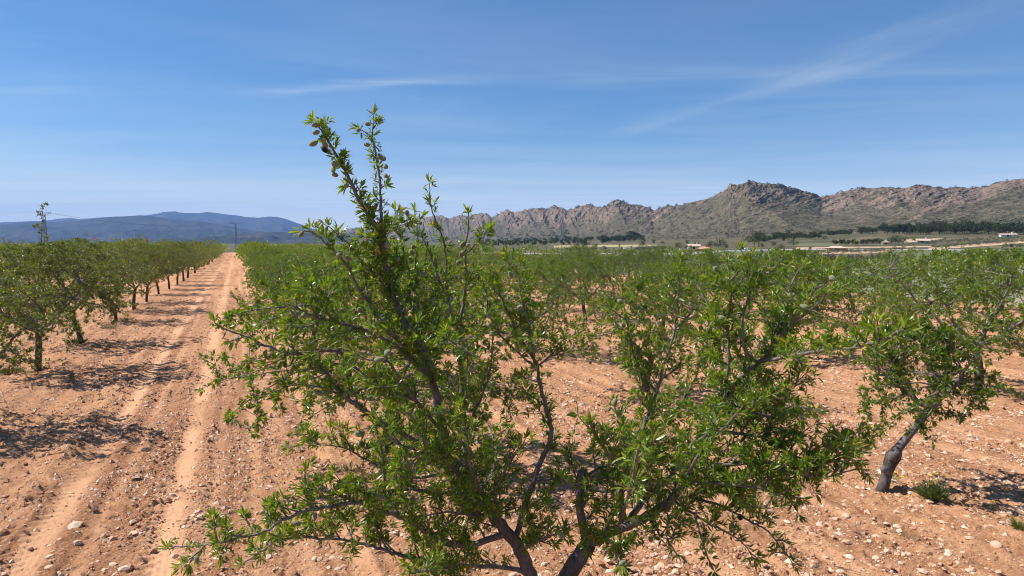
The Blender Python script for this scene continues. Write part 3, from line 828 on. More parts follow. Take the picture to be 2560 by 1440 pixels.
# ------------------------------------------------------------------ the big near tree
FORK = P(1378, 1520, 5.22)
HB = [  # name, points (photo px, py, metres away), r0, r1, kids per m, kid length, leaf start
 ('A',  [FORK, (1420, 1440, 5.2), (1448, 1395, 5.2), (1472, 1358, 5.2)], .074, .062, 0, 0, 9),
 ('A0', [(1468, 1365, 5.2), (1452, 1290, 5.25), (1450, 1235, 5.28), (1454, 1178, 5.3)], .036, .030, 9, .30, 9),
 ('A2', [(1472, 1358, 5.2), (1540, 1325, 5.15), (1620, 1290, 5.1), (1685, 1240, 5.1), (1720, 1170, 5.1), (1750, 1105, 5.1), (1785, 1065, 5.1), (1815, 1010, 5.1), (1850, 945, 5.05), (1898, 905, 5.0), (1935, 865, 4.9), (1990, 790, 4.8), (2040, 725, 4.7), (2085, 690, 4.65)], .044, .004, 5.5, .36, .22),
 ('A3', [(1722, 1184, 5.1), (1807, 1163, 5.0), (1890, 1157, 4.9), (1960, 1175, 4.8), (2060, 1192, 4.7), (2145, 1168, 4.62)], .019, .004, 10, .34, .25),
 ('A4', [(1760, 1084, 5.1), (1850, 1083, 5.1), (1920, 1098, 5.0), (1990, 1140, 4.9), (2060, 1158, 4.85), (2125, 1112, 4.8)], .017, .004, 10, .32, .2),
 ('A5', [(1662, 1242, 5.1), (1597, 1193, 4.9), (1540, 1150, 4.7), (1500, 1105, 4.5), (1474, 1050, 4.4)], .018, .005, 5, .3, .35),
 ('A6', [(1560, 1318, 5.15), (1553, 1240, 5.4), (1570, 1187, 5.5), (1590, 1140, 5.6), (1613, 1060, 5.7), (1640, 980, 5.8), (1665, 900, 5.8), (1690, 800, 5.85), (1700, 700, 5.9), (1703, 650, 5.9)], .028, .004, 5, .32, .4),
 ('A7', [(1560, 1316, 5.15), (1617, 1243, 5.4), (1660, 1207, 5.6), (1700, 1165, 5.8), (1780, 1080, 6.1), (1850, 985, 6.3), (1890, 890, 6.4), (1930, 790, 6.5)], .028, .004, 6, .36, .4),
 ('A8', [(1783, 1067, 5.1), (1803, 960, 5.25), (1801, 881, 5.3), (1770, 764, 5.4), (1750, 725, 5.5), (1762, 680, 5.5)], .015, .004, 5, .26, .3),
 ('A9', [(1812, 1014, 5.1), (1822, 887, 5.0), (1819, 810, 5.0), (1828, 740, 4.95), (1818, 655, 4.95)], .013, .004, 5, .25, .3),
 ('A10', [(1895, 908, 5.0), (1858, 868, 4.9), (1860, 780, 4.9), (1888, 705, 4.9), (1930, 645, 4.9)], .014, .004, 5, .25, .3),
 ('A11', [(1898, 905, 5.0), (1975, 890, 4.6), (2060, 876, 4.1), (2150, 866, 3.65), (2200, 850, 3.4), (2262, 822, 3.15)], .013, .005, 9, .13, .45),
 ('A12', [(1690, 1255, 5.1), (1747, 1293, 4.95), (1807, 1327, 4.8), (1852, 1352, 4.75), (1884, 1396, 4.7)], .013, .003, 6, .13, .3),
 ('A13', [(1722, 1240, 5.1), (1807, 1267, 5.0), (1873, 1303, 4.9), (1913, 1323, 4.85), (1947, 1360, 4.8), (1988, 1416, 4.75)], .013, .003, 5, .10, .3),
 ('A14', [(1738, 1288, 4.95), (1745, 1315, 4.9), (1760, 1367, 4.8), (1787, 1432, 4.75)], .011, .003, 6, .12, .25),
 ('A15', [(1712, 1200, 5.1), (1800, 1210, 4.9), (1880, 1218, 4.8), (1960, 1238, 4.75), (2003, 1248, 4.7)], .014, .004, 11, .3, .2),
 ('A15b', [(1760, 1205, 5.0), (1830, 1240, 5.2), (1900, 1270, 5.3), (1960, 1262, 5.4)], .011, .003, 8, .26, .2),
 ('A16', [(1490, 1350, 5.2), (1510, 1345, 4.7), (1535, 1368, 4.4), (1556, 1412, 4.25)], .015, .004, 8, .22, .25),
 ('A17', [(1545, 1325, 5.15), (1568, 1250, 4.3), (1590, 1160, 3.5), (1600, 1108, 3.15)], .014, .006, 4, .12, .8),
 ('A18', [(1452, 1200, 5.3), (1500, 1170, 5.35), (1560, 1150, 5.5), (1640, 1120, 5.6)], .014, .004, 7, .3, .15),
 ('A19', [(1620, 1290, 5.1), (1640, 1320, 4.9), (1660, 1345, 4.75), (1700, 1340, 4.6)], .013, .004, 8, .25, .2),
 ('A20', [(1850, 945, 5.05), (1900, 1000, 4.9), (1950, 985, 4.85), (2010, 955, 4.8)], .013, .004, 8, .3, .2),
 ('A21', [(1785, 1065, 5.1), (1850, 1030, 5.3), (1930, 1040, 5.4), (1985, 1010, 5.5)], .014, .004, 8, .3, .2),
 ('A22', [(1640, 980, 5.8), (1590, 900, 5.9), (1570, 820, 5.9), (1555, 740, 6.0)], .013, .004, 6, .28, .25),
 ('A23', [(1935, 865, 4.9), (1960, 790, 5.2), (1975, 720, 5.3), (2008, 665, 5.4)], .013, .004, 5, .24, .25),
 ('C',  [FORK, (1332, 1450, 5.2), (1300, 1375, 5.17), (1260, 1322, 5.15), (1225, 1277, 5.12), (1197, 1237, 5.1), (1163, 1195, 5.1), (1137, 1150, 5.1), (1110, 1085, 5.08), (1095, 1010, 5.05), (1078, 945, 5.0), (1055, 885, 5.0), (1022, 830, 5.0), (1003, 790, 5.0), (985, 740, 4.95), (970, 690, 4.95), (960, 645, 4.95), (951, 600, 4.9), (944, 570, 4.9)], .057, .015, 3.6, .42, .52),
 ('L1', [(1003, 790, 5.0), (985, 740, 4.95), (970, 690, 4.95), (960, 645, 4.95), (951, 600, 4.9), (944, 570, 4.9), (930, 548, 4.9), (918, 534, 4.9)], .012, .006, 24, .15, .0),
 ('S1', [(944, 572, 4.9), (918, 534, 4.9), (883, 468, 4.85), (848, 399, 4.85), (824, 361, 4.8), (803, 325, 4.75), (783, 305, 4.75)], .018, .004, 16, .06, .02),
 ('S1b', [(806, 330, 4.75), (812, 312, 4.8), (818, 305, 4.82)], .005, .003, 0, 0, .3),
 ('S2', [(956, 622, 4.9), (953, 530, 4.93), (950, 470, 4.95), (945, 416, 4.98), (935, 361, 5.0), (929, 343, 5.0), (935, 308, 5.0), (932, 283, 5.0)], .012, .003, 7, .05, .0),
 ('S2b', [(930, 345, 5.0), (912, 330, 5.0), (898, 322, 4.98)], .004, .003, 0, 0, .6),
 ('D',  [(1163, 1197, 5.1), (1162, 1110, 5.3), (1157, 1010, 5.4), (1150, 900, 5.45), (1149, 822, 5.5), (1157, 775, 5.5), (1163, 710, 5.5), (1164, 635, 5.5), (1168, 572, 5.5), (1171, 530, 5.5)], .028, .004, 3.6, .26, .35),
 ('B',  [(1285, 1350, 5.16), (1323, 1233, 5.3), (1353, 1150, 5.35), (1378, 1085, 5.35), (1367, 1027, 5.35), (1348, 955, 5.3), (1338, 906, 5.3), (1290, 822, 5.3), (1262, 760, 5.3), (1241, 705, 5.3), (1233, 680, 5.3)], .028, .004, 4.2, .3, .45),
 ('B2', [(1338, 908, 5.3), (1326, 835, 5.2), (1307, 757, 5.15), (1297, 707, 5.15), (1301, 655, 5.15)], .013, .004, 5, .2, .3),
 ('B3', [(1336, 910, 5.3), (1316, 900, 5.2), (1249, 835, 5.0), (1228, 800, 4.9), (1214, 785, 4.9)], .010, .003, 5, .2, .4),
 ('B4', [(1342, 918, 5.3), (1385, 880, 5.4), (1400, 855, 5.4), (1450, 830, 5.5)], .009, .003, 5, .2, .3),
 ('C3', [(1268, 1335, 5.15), (1174, 1362, 5.0), (1092, 1347, 4.9), (1043, 1313, 4.8), (990, 1287, 4.75), (947, 1273, 4.7), (890, 1255, 4.6), (813, 1267, 4.5), (747, 1283, 4.45), (700, 1303, 4.4), (647, 1335, 4.35), (560, 1352, 4.3), (480, 1366, 4.28), (418, 1370, 4.25)], .029, .004, 10.5, .25, .38),
 ('C3b', [(890, 1256, 4.6), (830, 1232, 4.55), (775, 1222, 4.5), (742, 1215, 4.5)], .009, .003, 13, .15, .15),
 ('C4', [(1192, 1237, 5.1), (1097, 1233, 5.0), (1030, 1223, 4.95), (973, 1227, 4.9), (913, 1243, 4.85), (850, 1292, 4.75)], .019, .004, 7, .26, .3),
 ('C5', [(1312, 1432, 5.2), (1295, 1425, 5.15), (1200, 1415, 5.0), (1113, 1410, 4.9), (1013, 1390, 4.85), (963, 1377, 4.8), (910, 1360, 4.8), (847, 1348, 4.75), (780, 1346, 4.7), (700, 1350, 4.65), (650, 1380, 4.6), (600, 1412, 4.55)], .021, .004, 10, .22, .42),
 ('C6', [(1160, 1413, 4.95), (1110, 1420, 4.4), (1060, 1428, 4.0), (1025, 1432, 3.85)], .012, .004, 10, .2, .3),
 ('C7', [(961, 1228, 4.9), (962, 1195, 4.9), (958, 1160, 4.9), (948, 1100, 4.9), (930, 1050, 4.85)], .016, .004, 6, .25, .4),
 ('C8', [(1140, 1155, 5.1), (1060, 1110, 5.0), (960, 1060, 4.85), (880, 1003, 4.75), (840, 967, 4.7), (821, 940, 4.68), (802, 923, 4.66), (766, 893, 4.6), (707, 879, 4.55), (633, 850, 4.5), (583, 830, 4.47), (535, 804, 4.45)], .023, .004, 7.5, .19, .35),
 ('C8b', [(870, 995, 4.75), (800, 968, 4.65), (740, 958, 4.6), (700, 944, 4.55)], .010, .003, 8, .2, .15),
 ('C9', [(1080, 948, 5.02), (1030, 900, 4.95), (980, 860, 4.9), (929, 830, 4.85), (888, 818, 4.8), (838, 804, 4.75), (790, 793, 4.7), (749, 773, 4.65), (712, 757, 4.6)], .022, .004, 9, .27, .3),
 ('C10', [(812, 802, 4.72), (771, 815, 4.65), (713, 820, 4.6)], .008, .003, 7, .15, .1),
 ('C11', [(1058, 890, 5.0), (1010, 860, 5.0), (970, 830, 4.95), (940, 790, 4.9), (920, 752, 4.9), (907, 739, 4.88), (883, 694, 4.85), (855, 645, 4.8), (820, 614, 4.8), (786, 583, 4.75), (752, 578, 4.72)], .020, .004, 5, .15, .3),
 ('C12', [(920, 752, 4.9), (916, 715, 5.0), (908, 668, 5.0), (883, 625, 5.0), (848, 588, 5.0), (812, 560, 5.0)], .012, .003, 5, .14, .2),
 ('C13', [(845, 806, 4.75), (815, 780, 4.7), (793, 748, 4.6), (775, 712, 4.55), (750, 680, 4.5)], .010, .003, 6, .17, .2),
 ('C14', [(1028, 845, 5.02), (1040, 800, 5.2), (1025, 746, 5.25), (1022, 677, 5.3), (1011, 635, 5.3), (998, 579, 5.3), (987, 524, 5.3)], .015, .004, 5, .15, .2),
 ('C14b', [(1030, 850, 5.02), (1015, 805, 5.1), (993, 722, 5.3), (980, 690, 5.35)], .014, .004, 5, .2, .3),
 ('C15', [(1042, 800, 5.2), (1045, 740, 5.4), (1040, 690, 5.5), (1039, 638, 5.5), (1043, 572, 5.5), (1036, 526, 5.5)], .012, .003, 5, .13, .3),
 ('C16', [(1149, 830, 5.5), (1130, 790, 5.4), (1118, 720, 5.4), (1116, 652, 5.35), (1105, 593, 5.35), (1088, 545, 5.35), (1074, 503, 5.35), (1074, 458, 5.35)], .015, .003, 4, .11, .35),
 ('C17', [(1122, 745, 5.4), (1100, 705, 5.2), (1088, 670, 5.2), (1071, 625, 5.2), (1053, 590, 5.2)], .009, .003, 5, .13, .2),
 ('C18', [(1150, 1170, 5.1), (1080, 1190, 5.2), (1000, 1190, 5.2), (900, 1140, 5.15), (873, 1123, 5.15), (813, 1112, 5.1), (718, 1118, 5.1)], .013, .003, 7, .22, .3),
 ('C20', [(1160, 1090, 5.3), (1200, 1000, 5.0), (1225, 930, 4.8), (1230, 860, 4.7)], .012, .004, 5, .2, .4),
 ('C21', [(1110, 1085, 5.08), (1040, 1000, 4.6), (990, 930, 4.4), (950, 870, 4.3)], .016, .004, 6, .3, .3),
 ('C22', [(1225, 1277, 5.12), (1180, 1180, 4.6), (1170, 1100, 4.4), (1150, 1020, 4.3)], .014, .004, 5, .22, .4),
 ('C23', [(1257, 1320, 5.15), (1240, 1250, 4.8), (1260, 1180, 4.6), (1300, 1110, 4.5)], .014, .004, 6, .3, .3),
 ('C24', [(1230, 1280, 5.12), (1190, 1290, 4.8), (1120, 1280, 4.6), (1060, 1290, 4.5)], .012, .004, 7, .28, .25),
 ('C25', [(1300, 1375, 5.17), (1330, 1360, 4.8), (1370, 1340, 4.6), (1410, 1330, 4.5)], .014, .004, 8, .26, .25),
 ('E1', [(1022, 830, 5.0), (990, 720, 5.5), (930, 660, 5.8), (890, 640, 6.0)], .016, .004, 6, .3, .25),
 ('E2', [(1095, 1010, 5.05), (1080, 930, 5.6), (1100, 830, 6.0), (1085, 760, 6.2)], .018, .004, 6, .32, .3),
 ('E3', [(1150, 900, 5.45), (1195, 830, 5.8), (1220, 760, 6.0), (1210, 700, 6.1)], .014, .004, 6, .28, .25),
 ('E5', [(1137, 1150, 5.1), (1060, 1060, 5.7), (960, 980, 6.1), (880, 920, 6.4)], .020, .004, 6, .32, .3),
 ('E6', [(1163, 1195, 5.1), (1100, 1150, 4.6), (1020, 1120, 4.3), (960, 1090, 4.15)], .015, .004, 7, .28, .25),
 ('E7', [(1590, 1140, 5.6), (1680, 1040, 6.1), (1740, 940, 6.5), (1760, 850, 6.7)], .016, .004, 6, .32, .25),
 ('E8', [(1685, 1240, 5.1), (1740, 1150, 4.6), (1800, 1080, 4.4), (1860, 1010, 4.3)], .018, .005, 6, .3, .3),
 ('E9', [(1590, 1140, 5.6), (1560, 1080, 5.6), (1540, 1030, 5.6), (1535, 1000, 5.6)], .010, .004, 7, .2, .2),
 ('E11', [(1197, 1237, 5.1), (1240, 1150, 5.7), (1220, 1060, 6.1), (1180, 980, 6.3)], .014, .004, 4, .22, .4),
 ('E12', [(1055, 885, 5.0), (1100, 860, 4.6), (1140, 860, 4.4), (1200, 900, 4.3)], .013, .004, 7, .28, .2),
]
FRUIT_PX = [(788, 312), (791, 331), (806, 351), (812, 361), (784, 358), (836, 410), (838, 437), (833, 424), (866, 464), (920, 310), (896, 325), (917, 362), (950, 392), (958, 396), (964, 417), (964, 440), (1018, 533), (1005, 553), (1022, 545), (1018, 561), (1050, 557), (815, 574), (827, 588), (753, 585), (848, 637), (870, 645), (1029, 631), (1034, 618), (1025, 645), (985, 645), (994, 648), (968, 612), (1156, 613), (1169, 613), (1156, 635), (1147, 656), (1192, 689), (1277, 686), (1180, 715), (1142, 696), (1097, 743), (1083, 749), (1057, 686), (1090, 762), (900, 775), (889, 799), (960, 797), (968, 882), (949, 899), (1299, 768), (1306, 780), (1229, 833), (1249, 860), (1293, 869), (927, 996), (1096, 1033), (982, 1058), (896, 1085), (1178, 922), (1551, 755), (2011, 767), (1924, 789), (1806, 796), (1854, 844), (1771, 823), (2081, 696), (1790, 673), (1694, 969), (1772, 963), (1978, 737), (1651, 898), (797, 982), (817, 980), (863, 985), (855, 1010), (898, 1083), (905, 1112), (980, 1062), (948, 1243), (822, 1343), (742, 1308), (787, 1293), (492, 1400), (1627, 1348), (1557, 1407), (1403, 1340), (1537, 1005), (1522, 1022), (2010, 1180), (740, 786), (760, 788), (593, 848), (735, 783)]

def build_hero():
    rnd = random.Random(77); rng = np.random.default_rng(77)
    base = Vector((FORK.x + 0.02, FORK.y + 0.06, 0.0))
    root = empty('almond_tree', base)
    tag(root, 'tall almond tree nearest the viewer with two long shoots of green almonds above the skyline', 'tree')
    w = Wood()
    tr = [base + Vector((0.03, 0.02, -0.2)), base + Vector((0.015, 0, 0.02)), base + Vector((-0.03, -0.02, 0.25)), FORK + Vector((0, 0, -0.08)), FORK + Vector((0, 0, .03))]
    w.tube([p - base for p in tr], 0.13, 0.09, 12, rnd, 0.10)
    sites = []; skel = []
    def place(c): return c if isinstance(c, Vector) else P(*c)
    for nm, pts, r0, r1, kd, kl, ls in HB:
        c = catmull([place(q) for q in pts], 5)
        for i in range(1, len(c) - 1): c[i] = c[i] + rvec(rnd) * min(0.008, 0.35 * r0)
        big = nm in ('A', 'C')
        bw = w if nm == 'A' else Wood()
        bw.tube([q - base for q in c], r0, r1, 10 if r0 > .03 else 6, rnd, 0.07 if r0 > .03 else 0.14, nm == 'A0')
        L = [0.0]
        for a, b in zip(c, c[1:]): L.append(L[-1] + (b - a).length)
        tot = L[-1]
        for q, l in zip(c, L):
            if l / tot > 0.15: skel.append(q)
        step = 0.036 if nm in ('S1', 'S2') else 0.034 if r0 < .02 else 0.044
        if ls < 1: sites_on(rnd, c, step, ls, sites, 0.45, 1.0, 0.30)
        # side shoots
        n = int(round(kd * tot * (1.6 if nm[0] == 'A' else 1.12)))
        for k in range(n):
            t = (0.18 if big or r0 > .03 else 0.08) + 0.86 * (k + rnd.random()) / max(1, n)
            if t > 0.98: continue
            x = t * tot; i = 0
            while i < len(c) - 2 and L[i + 1] < x: i += 1
            p = c[i]; d = (c[i + 1] - c[i]).normalized()
            r = rvec(rnd); r = r - d * r.dot(d)
            if r.length < .1: continue
            r.normalize()
            if r.z < -0.2 and rnd.random() < .6: r.z = -r.z
            ln = kl * rnd.uniform(.45, 1.15)
            s = shoot(rnd, p, r + d * rnd.uniform(.3, 1.0), ln, 4, 0.16, 0.06)
            bw.tube([q - base for q in s], min(0.0075, r0 * .6), 0.0025, 4, rnd)
            sites_on(rnd, s, 0.033, 0.10, sites, 0.5, 1.0, 0.28)
            skel += s[1:]
            if ln > 0.14:
                for _ in range(3 if ln > .26 else 2):
                    b = s[rnd.randint(1, 3)]
                    s2 = shoot(rnd, b, rvec(rnd) + (s[-1] - s[0]).normalized() * .8 + Vector((0, 0, .2)), ln * rnd.uniform(.35, .6), 3, .15, .04)
                    bw.tube([q - base for q in s2], .004, .002, 3, rnd)
                    sites_on(rnd, s2, 0.034, 0.1, sites, 0.5, 0.95, 0.25)
        # bare short spurs
        for k in range(int(tot * 5)):
            i = rnd.randint(1, len(c) - 2)
            rr = r0 + (r1 - r0) * i / len(c)
            if rr > 0.03: continue
            s = shoot(rnd, c[i], rvec(rnd) + Vector((0, 0, .2)), rnd.uniform(.02, .05), 2, .2, .05)
            bw.tube([q - base for q in s], .0035, .0022, 3, rnd)
        if bw is not w:
            link('branch', bw.mesh('hero_branch'), root)
    link('trunk', w.mesh('hero_trunk'), root)
    p, d, L, tint = rosettes(sites, rng, (4, 8), (0.034, 0.076))
    v, f, tt = leaf_mesh('hero', p, d, L, tint, M_LEAF, rng, True)
    link('crown', np_mesh('hero_crown', v - np.array(base), f, M_LEAF, {'tint': tt}), root)
    print('HERO rosettes', len(sites), 'leaves', len(p))
    # almonds
    B, Fc = EGG
    me = np_mesh('almond_fruit', B * np.array([1, 1, 1.0]), Fc, M_FRUIT, None, None, True)
    med = np_mesh('almond_fruit_dead', B, Fc, M_FRUIT_DEAD, None, None, True)
    sk = np.array([(q.x, q.y, q.z) for q in skel])
    dirs = np.array([(q.x / q.y, (q.z - CH) / q.y) for q in skel])
    def fruit(px, py, m, nm):
        a, b = ray(px, py)
        dist = np.hypot(dirs[:, 0] - a, dirs[:, 1] - b) + sk[:, 1] * 0.004
        y = sk[int(np.argmin(dist)), 1] - 0.07
        o = link(nm, m, root)
        o.location = P(px, py, y) - base
        o.rotation_euler = (rnd.uniform(0.2, 2.6), rnd.uniform(-.8, .8), rnd.uniform(0, 6.28))
        s = 0.0285 * rnd.uniform(.85, 1.15)
        o.scale = (s, s, s)
        return o
    for px, py in FRUIT_PX: fruit(px, py, me, 'almond')
    for px, py in ((812, 375), (1882, 846), (1850, 1292)):
        o = fruit(px, py, med, 'almond'); o['label'] = 'dried black almond left on the twig'
build_hero()

# ------------------------------------------------------------------ orchard rows
VARS_L = [make_tree_meshes('left_%d' % i, 300 + i, 3.35, 2.05, 1.0, ln, lm=M_LEAF_OLD, fruits=600, nsec=54, ntwig=360, leafL=(0.045, 0.085), nl=(6, 9), step=0.066, r0=0.074, droop=0.12, zk=1.28, bias=(0.0, 0))
          for i, ln in enumerate([(0.12, 0.0), (-0.34, 0.05), (-0.20, 0.1), (0.10, -0.1), (0.26, 0.05)])]
VARS_R = [make_tree_meshes('right_%d' % i, 340 + i, 2.72, 2.12, 0.85, ln, lm=M_LEAF, fruits=260, nsec=48, ntwig=320, leafL=(0.045, 0.085), nl=(6, 8), step=0.068, r0=0.08, droop=0.35, zk=.90)
          for i, ln in enumerate([(0.10, 0.05), (-0.2, -0.1), (0.25, 0.1), (-0.05, 0.15), (0.05, -0.15)])]
LEANER = make_tree_meshes('leaning', 371, 2.25, 1.0, 1.12, (0.64, 0.1), lm=M_LEAF, fruits=60, nsec=30, ntwig=170, leafL=(0.042, 0.08), nl=(6, 9), step=0.055, r0=0.078, droop=0.3, zk=.92, bias=(-0.12, 0),
                          tpts=[(0, 0, 0), (.035, 0, .12), (.06, 0, .25), (.09, 0, .37), (.13, 0, .47), (.20, .01, .58), (.34, .02, .76), (.50, .05, .94), (.64, .1, 1.10)], radii=[.086, .076, .068, .065, .078, .092, .058, .052, .048, .045])
TALLTOP = make_tree_meshes('talltop', 391, 3.15, 2.2, 0.98, (0.06, 0.0), lm=M_LEAF_OLD, fruits=600, nsec=56, ntwig=400, leafL=(0.045, 0.085), nl=(6, 9), step=0.066, r0=0.074, droop=0.15, zk=1.15, extra=[((.10, 0, 2.2), (.30, 0, 4.0))])
print('TREE leaves', [v[4] for v in VARS_L], [v[4] for v in VARS_R])

def far_mesh(name, seed, Ht, S, lm, nsec=22, ntwig=66, step=0.17, leafL=(0.10, 0.19), nl=(4, 6)):
    rnd, trunk, limbs, secs, twigs = grow_tree(seed, Ht, S, 0.9, (rnd_l(seed), 0), nsec, ntwig)
    rng = np.random.default_rng(seed)
    w = Wood(); w.tube(trunk, .11, .085, 5, rnd, .1)
    for l in limbs: w.tube(l, .06, .015, 4, rnd)
    sites = []
    for l in limbs: sites_on(rnd, l, step * 1.5, .35, sites)
    for s in secs + twigs: sites_on(rnd, s, step, .15, sites)
    p, d, L, tint = rosettes(sites, rng, nl, leafL)
    v, f, tt = leaf_mesh(name, p, d, L, tint, lm, rng, wide=1.15)
    n = len(w.v); wf = np.array(w.f, np.int32)
    verts = np.concatenate([np.array(w.v), v])
    return np_mesh(name, verts, [wf, f + n], [M_BARK, lm], {'thick': w.th + [0.0] * len(v), 'tint': [0.0] * n + list(tt)}, [0] * len(wf) + [1] * len(f))
def rnd_l(s): return random.Random(s).uniform(-.25, .25)
FAR_L = [far_mesh('far_left_%d' % i, 400 + i, 3.1, 2.3, M_LEAF_OLD) for i in range(4)]
FAR_R = [far_mesh('far_right_%d' % i, 420 + i, 2.75, 2.15, M_LEAF) for i in range(4)]

ROWDEF = [  # v, name, first u, step, last u, left?
    (-4.6, 'the row just left of the dirt track', 8.8, 5.7, 255, True),
    (2.1, 'the row of the big near tree', 10.4, 5.75, 255, False),
    (8.1, 'the second row right of the track', 6.6, 5.8, 250, False),
    (14.4, 'the third row right of the track', 9.95, 5.0, 240, False),
    (21.0, 'the fourth row right of the track', 10.3, 5.7, 235, False),
    (27.6, 'the fifth row right of the track', 7.6, 5.7, 230, False),
    (34.2, 'the outermost row by the meadow', 10.0, 5.7, 225, False)]
for i in range(8):
    ROWDEF.append((-11.2 - 6.6 * i, 'the %s row left of the track' % ORD[i + 1], 20 + 9 * i, 5.7, 250, True))

LOOK_L = ['olive green fruiting almond tree', 'broad olive green almond tree', 'low spreading almond tree', 'yellowish green almond tree']
LOOK_R = ['leafy green almond tree', 'open crowned almond tree', 'bushy almond tree', 'rounded almond tree']
GROUP = 'almond trees planted in rows in the orchard'

def orchard():
    rnd = random.Random(5)
    spots = []
    for v, rn, u0, du, u1, left in ROWDEF:
        u = u0; k = 0
        while u < u1:
            uu = u + rnd.uniform(-.35, .35); vv = v + rnd.uniform(-.22, .22)
            if v == -4.6 and u < 50:      # measured trunks of the left row
                mu = [8.8, 14.5, 20.2, 25.4, 32.2, 37.5, 42.5, 48.8]
                if k < 8: uu = mu[k]; vv = -4.72
            if v == 14.4 and k < 4: uu = [9.95, 14.8, 20.6, 25.5][k]; vv = [15.1, 14.1, 14.1, 13.6][k]
            if v == 8.1 and k == 0: uu, vv = 6.28, 7.72
            x, y = uv2xy(uu, vv)
            sl = x / max(y, .1)
            if y > 3.5 and -0.98 < sl < 0.92 and rnd.random() > (0.03 if k > 8 else 0):
                spots.append((math.hypot(x, y), x, y, v, rn, left, k))
            u += du; k += 1
            if v == -4.6 and k == 8: u = 54.4
    spots.sort()
    near, rest = spots[:292], spots[292:]
    cnt = {}
    for d, x, y, v, rn, left, k in near:
        n = cnt.get(rn, 0); cnt[rn] = n + 1
        z = -0.02 + (0.10 if d < 90 else 0)
        rz = rnd.uniform(0, 6.28); s = rnd.uniform(.84, 1.12)
        special = (v == 8.1 and k == 0)
        if v in (14.4, 21.0) and k < 2: s = 1.12
        big = d < 62
        if special:
            meshes, rz, s = LEANER, 0.0, 1.0
        elif left:
            vi = (k * 2 + int(abs(v))) % 5; meshes = VARS_L[vi]
            if v == -4.6 and k < 8:
                meshes = VARS_L[[1, 4, 0, 1, 2, 3, 0, 2][k]]; rz = rnd.uniform(-.5, .5)
                if k == 2: meshes, rz, s = TALLTOP, 0.0, 1.0
        else: meshes = VARS_R[(k * 3 + int(abs(v))) % 5]
        if big:
            o = empty('almond_tree', (x, y, z), rz); o.scale = (s, s, s * rnd.uniform(.94, 1.06) * (1.0 if v > 14 and d < 34 else .95 if v > 14 else 1.0))
            link('trunk', meshes[0], o); link('branches', meshes[1], o); link('crown', meshes[2], o)
            f = link('almonds', meshes[3], o); f['kind'] = 'stuff'
        else:
            o = link('almond_tree', (FAR_L if left else FAR_R)[(k + int(abs(v))) % 4], None, (x, y, z))
            o.rotation_euler = (0, 0, rz); o.scale = (s, s, s * rnd.uniform(.80, 1.18) * (.93 if v > 14 else 1.0))
        if special: lab = 'small almond tree on a thick bent trunk leaning right, beside the yellow flowers'
        elif n < 20 and d < 140: lab = '%s, %s tree in %s' % ((LOOK_L if left else LOOK_R)[(n + k) % 4].replace('almond tree', 'almond'), ORD[n], rn)
        else: lab = 'small distant almond tree far along ' + rn
        tag(o, lab, 'tree', GROUP)
    # everything beyond the nearest three hundred is one canopy
    V = []; Q = []; Fa = []; th = []; ti = []; n0 = 0; rng = np.random.default_rng(9)
    for d, x, y, v, rn, left, k in rest:
        m = 190
        a = rng.uniform(0, 6.28, m); t = np.sqrt(rng.random(m)); zz = rng.random(m)
        rr = 2.2 * t * np.sqrt(np.clip(1 - ((zz - .4) / .65) ** 2, 0.05, 1)) * (1 + .2 * np.sin(3 * a + k))
        p = np.stack([x + rr * np.cos(a), y + rr * np.sin(a), 0.85 + 2.15 * zz + (rng.random(m) < .04) * .5], -1)
        dd = rng.normal(size=(m, 3)); dd[:, 2] = np.abs(dd[:, 2]) * .6
        vv, ff, tt = leaf_mesh('c', p, dd, rng.uniform(.28, .5, m), np.clip(rng.normal(.5, .2, m), 0, 1), None, rng, wide=1.5)
        V.append(vv); Fa.append(ff + n0); ti.append(tt); th.append(np.zeros(len(tt))); n0 += len(vv)
        w = Wood(); w.tube([Vector((x, y, -.1)), Vector((x + .03, y, .6)), Vector((x + .1, y, 1.4))], .1, .06, 4, rnd)
        V.append(np.array(w.v)); Q.append(np.array(w.f, np.int32) + n0); ti.append(np.zeros(len(w.v))); th.append(np.array(w.th)); n0 += len(w.v)
    if rest:
        fq = np.concatenate(Q); ft = np.concatenate(Fa)
        me = np_mesh('distant_orchard', np.concatenate(V), [fq, ft], [M_BARK, M_LEAF_OLD], {'tint': np.concatenate(ti), 'thick': np.concatenate(th)}, [0] * len(fq) + [1] * len(ft))
        tag(link('distant_orchard', me), 'far end of the almond orchard where the rows merge into one canopy', 'orchard', None, 'stuff')
    print('ORCHARD', len(near), len(rest))
orchard()

# the scarred burl and cut stub on the leaning trunk are parts of that tree
def leaner_details():
    t = next(o for o in bpy.data.objects if o.get('label', '').startswith('small almond tree on a thick bent'))
    rnd = random.Random(3)
    w = Wood()
    w.tube([Vector((.04, -.07, .44)), Vector((.06, -.075, .47)), Vector((.09, -.08, .50)), Vector((.13, -.075, .54)), Vector((.16, -.06, .57))], [.015, .055, .07, .055, .015], 0, 9, rnd, .3, True)
    link('burl', w.mesh('burl'), t)
    w = Wood()
    w.tube([Vector((.05, -.03, .27)), Vector((-.03, -.08, .31)), Vector((-.06, -.10, .35))], .045, .036, 8, rnd, .1, True)
    link('cut_stub', w.mesh('cut_stub'), t)
leaner_details()

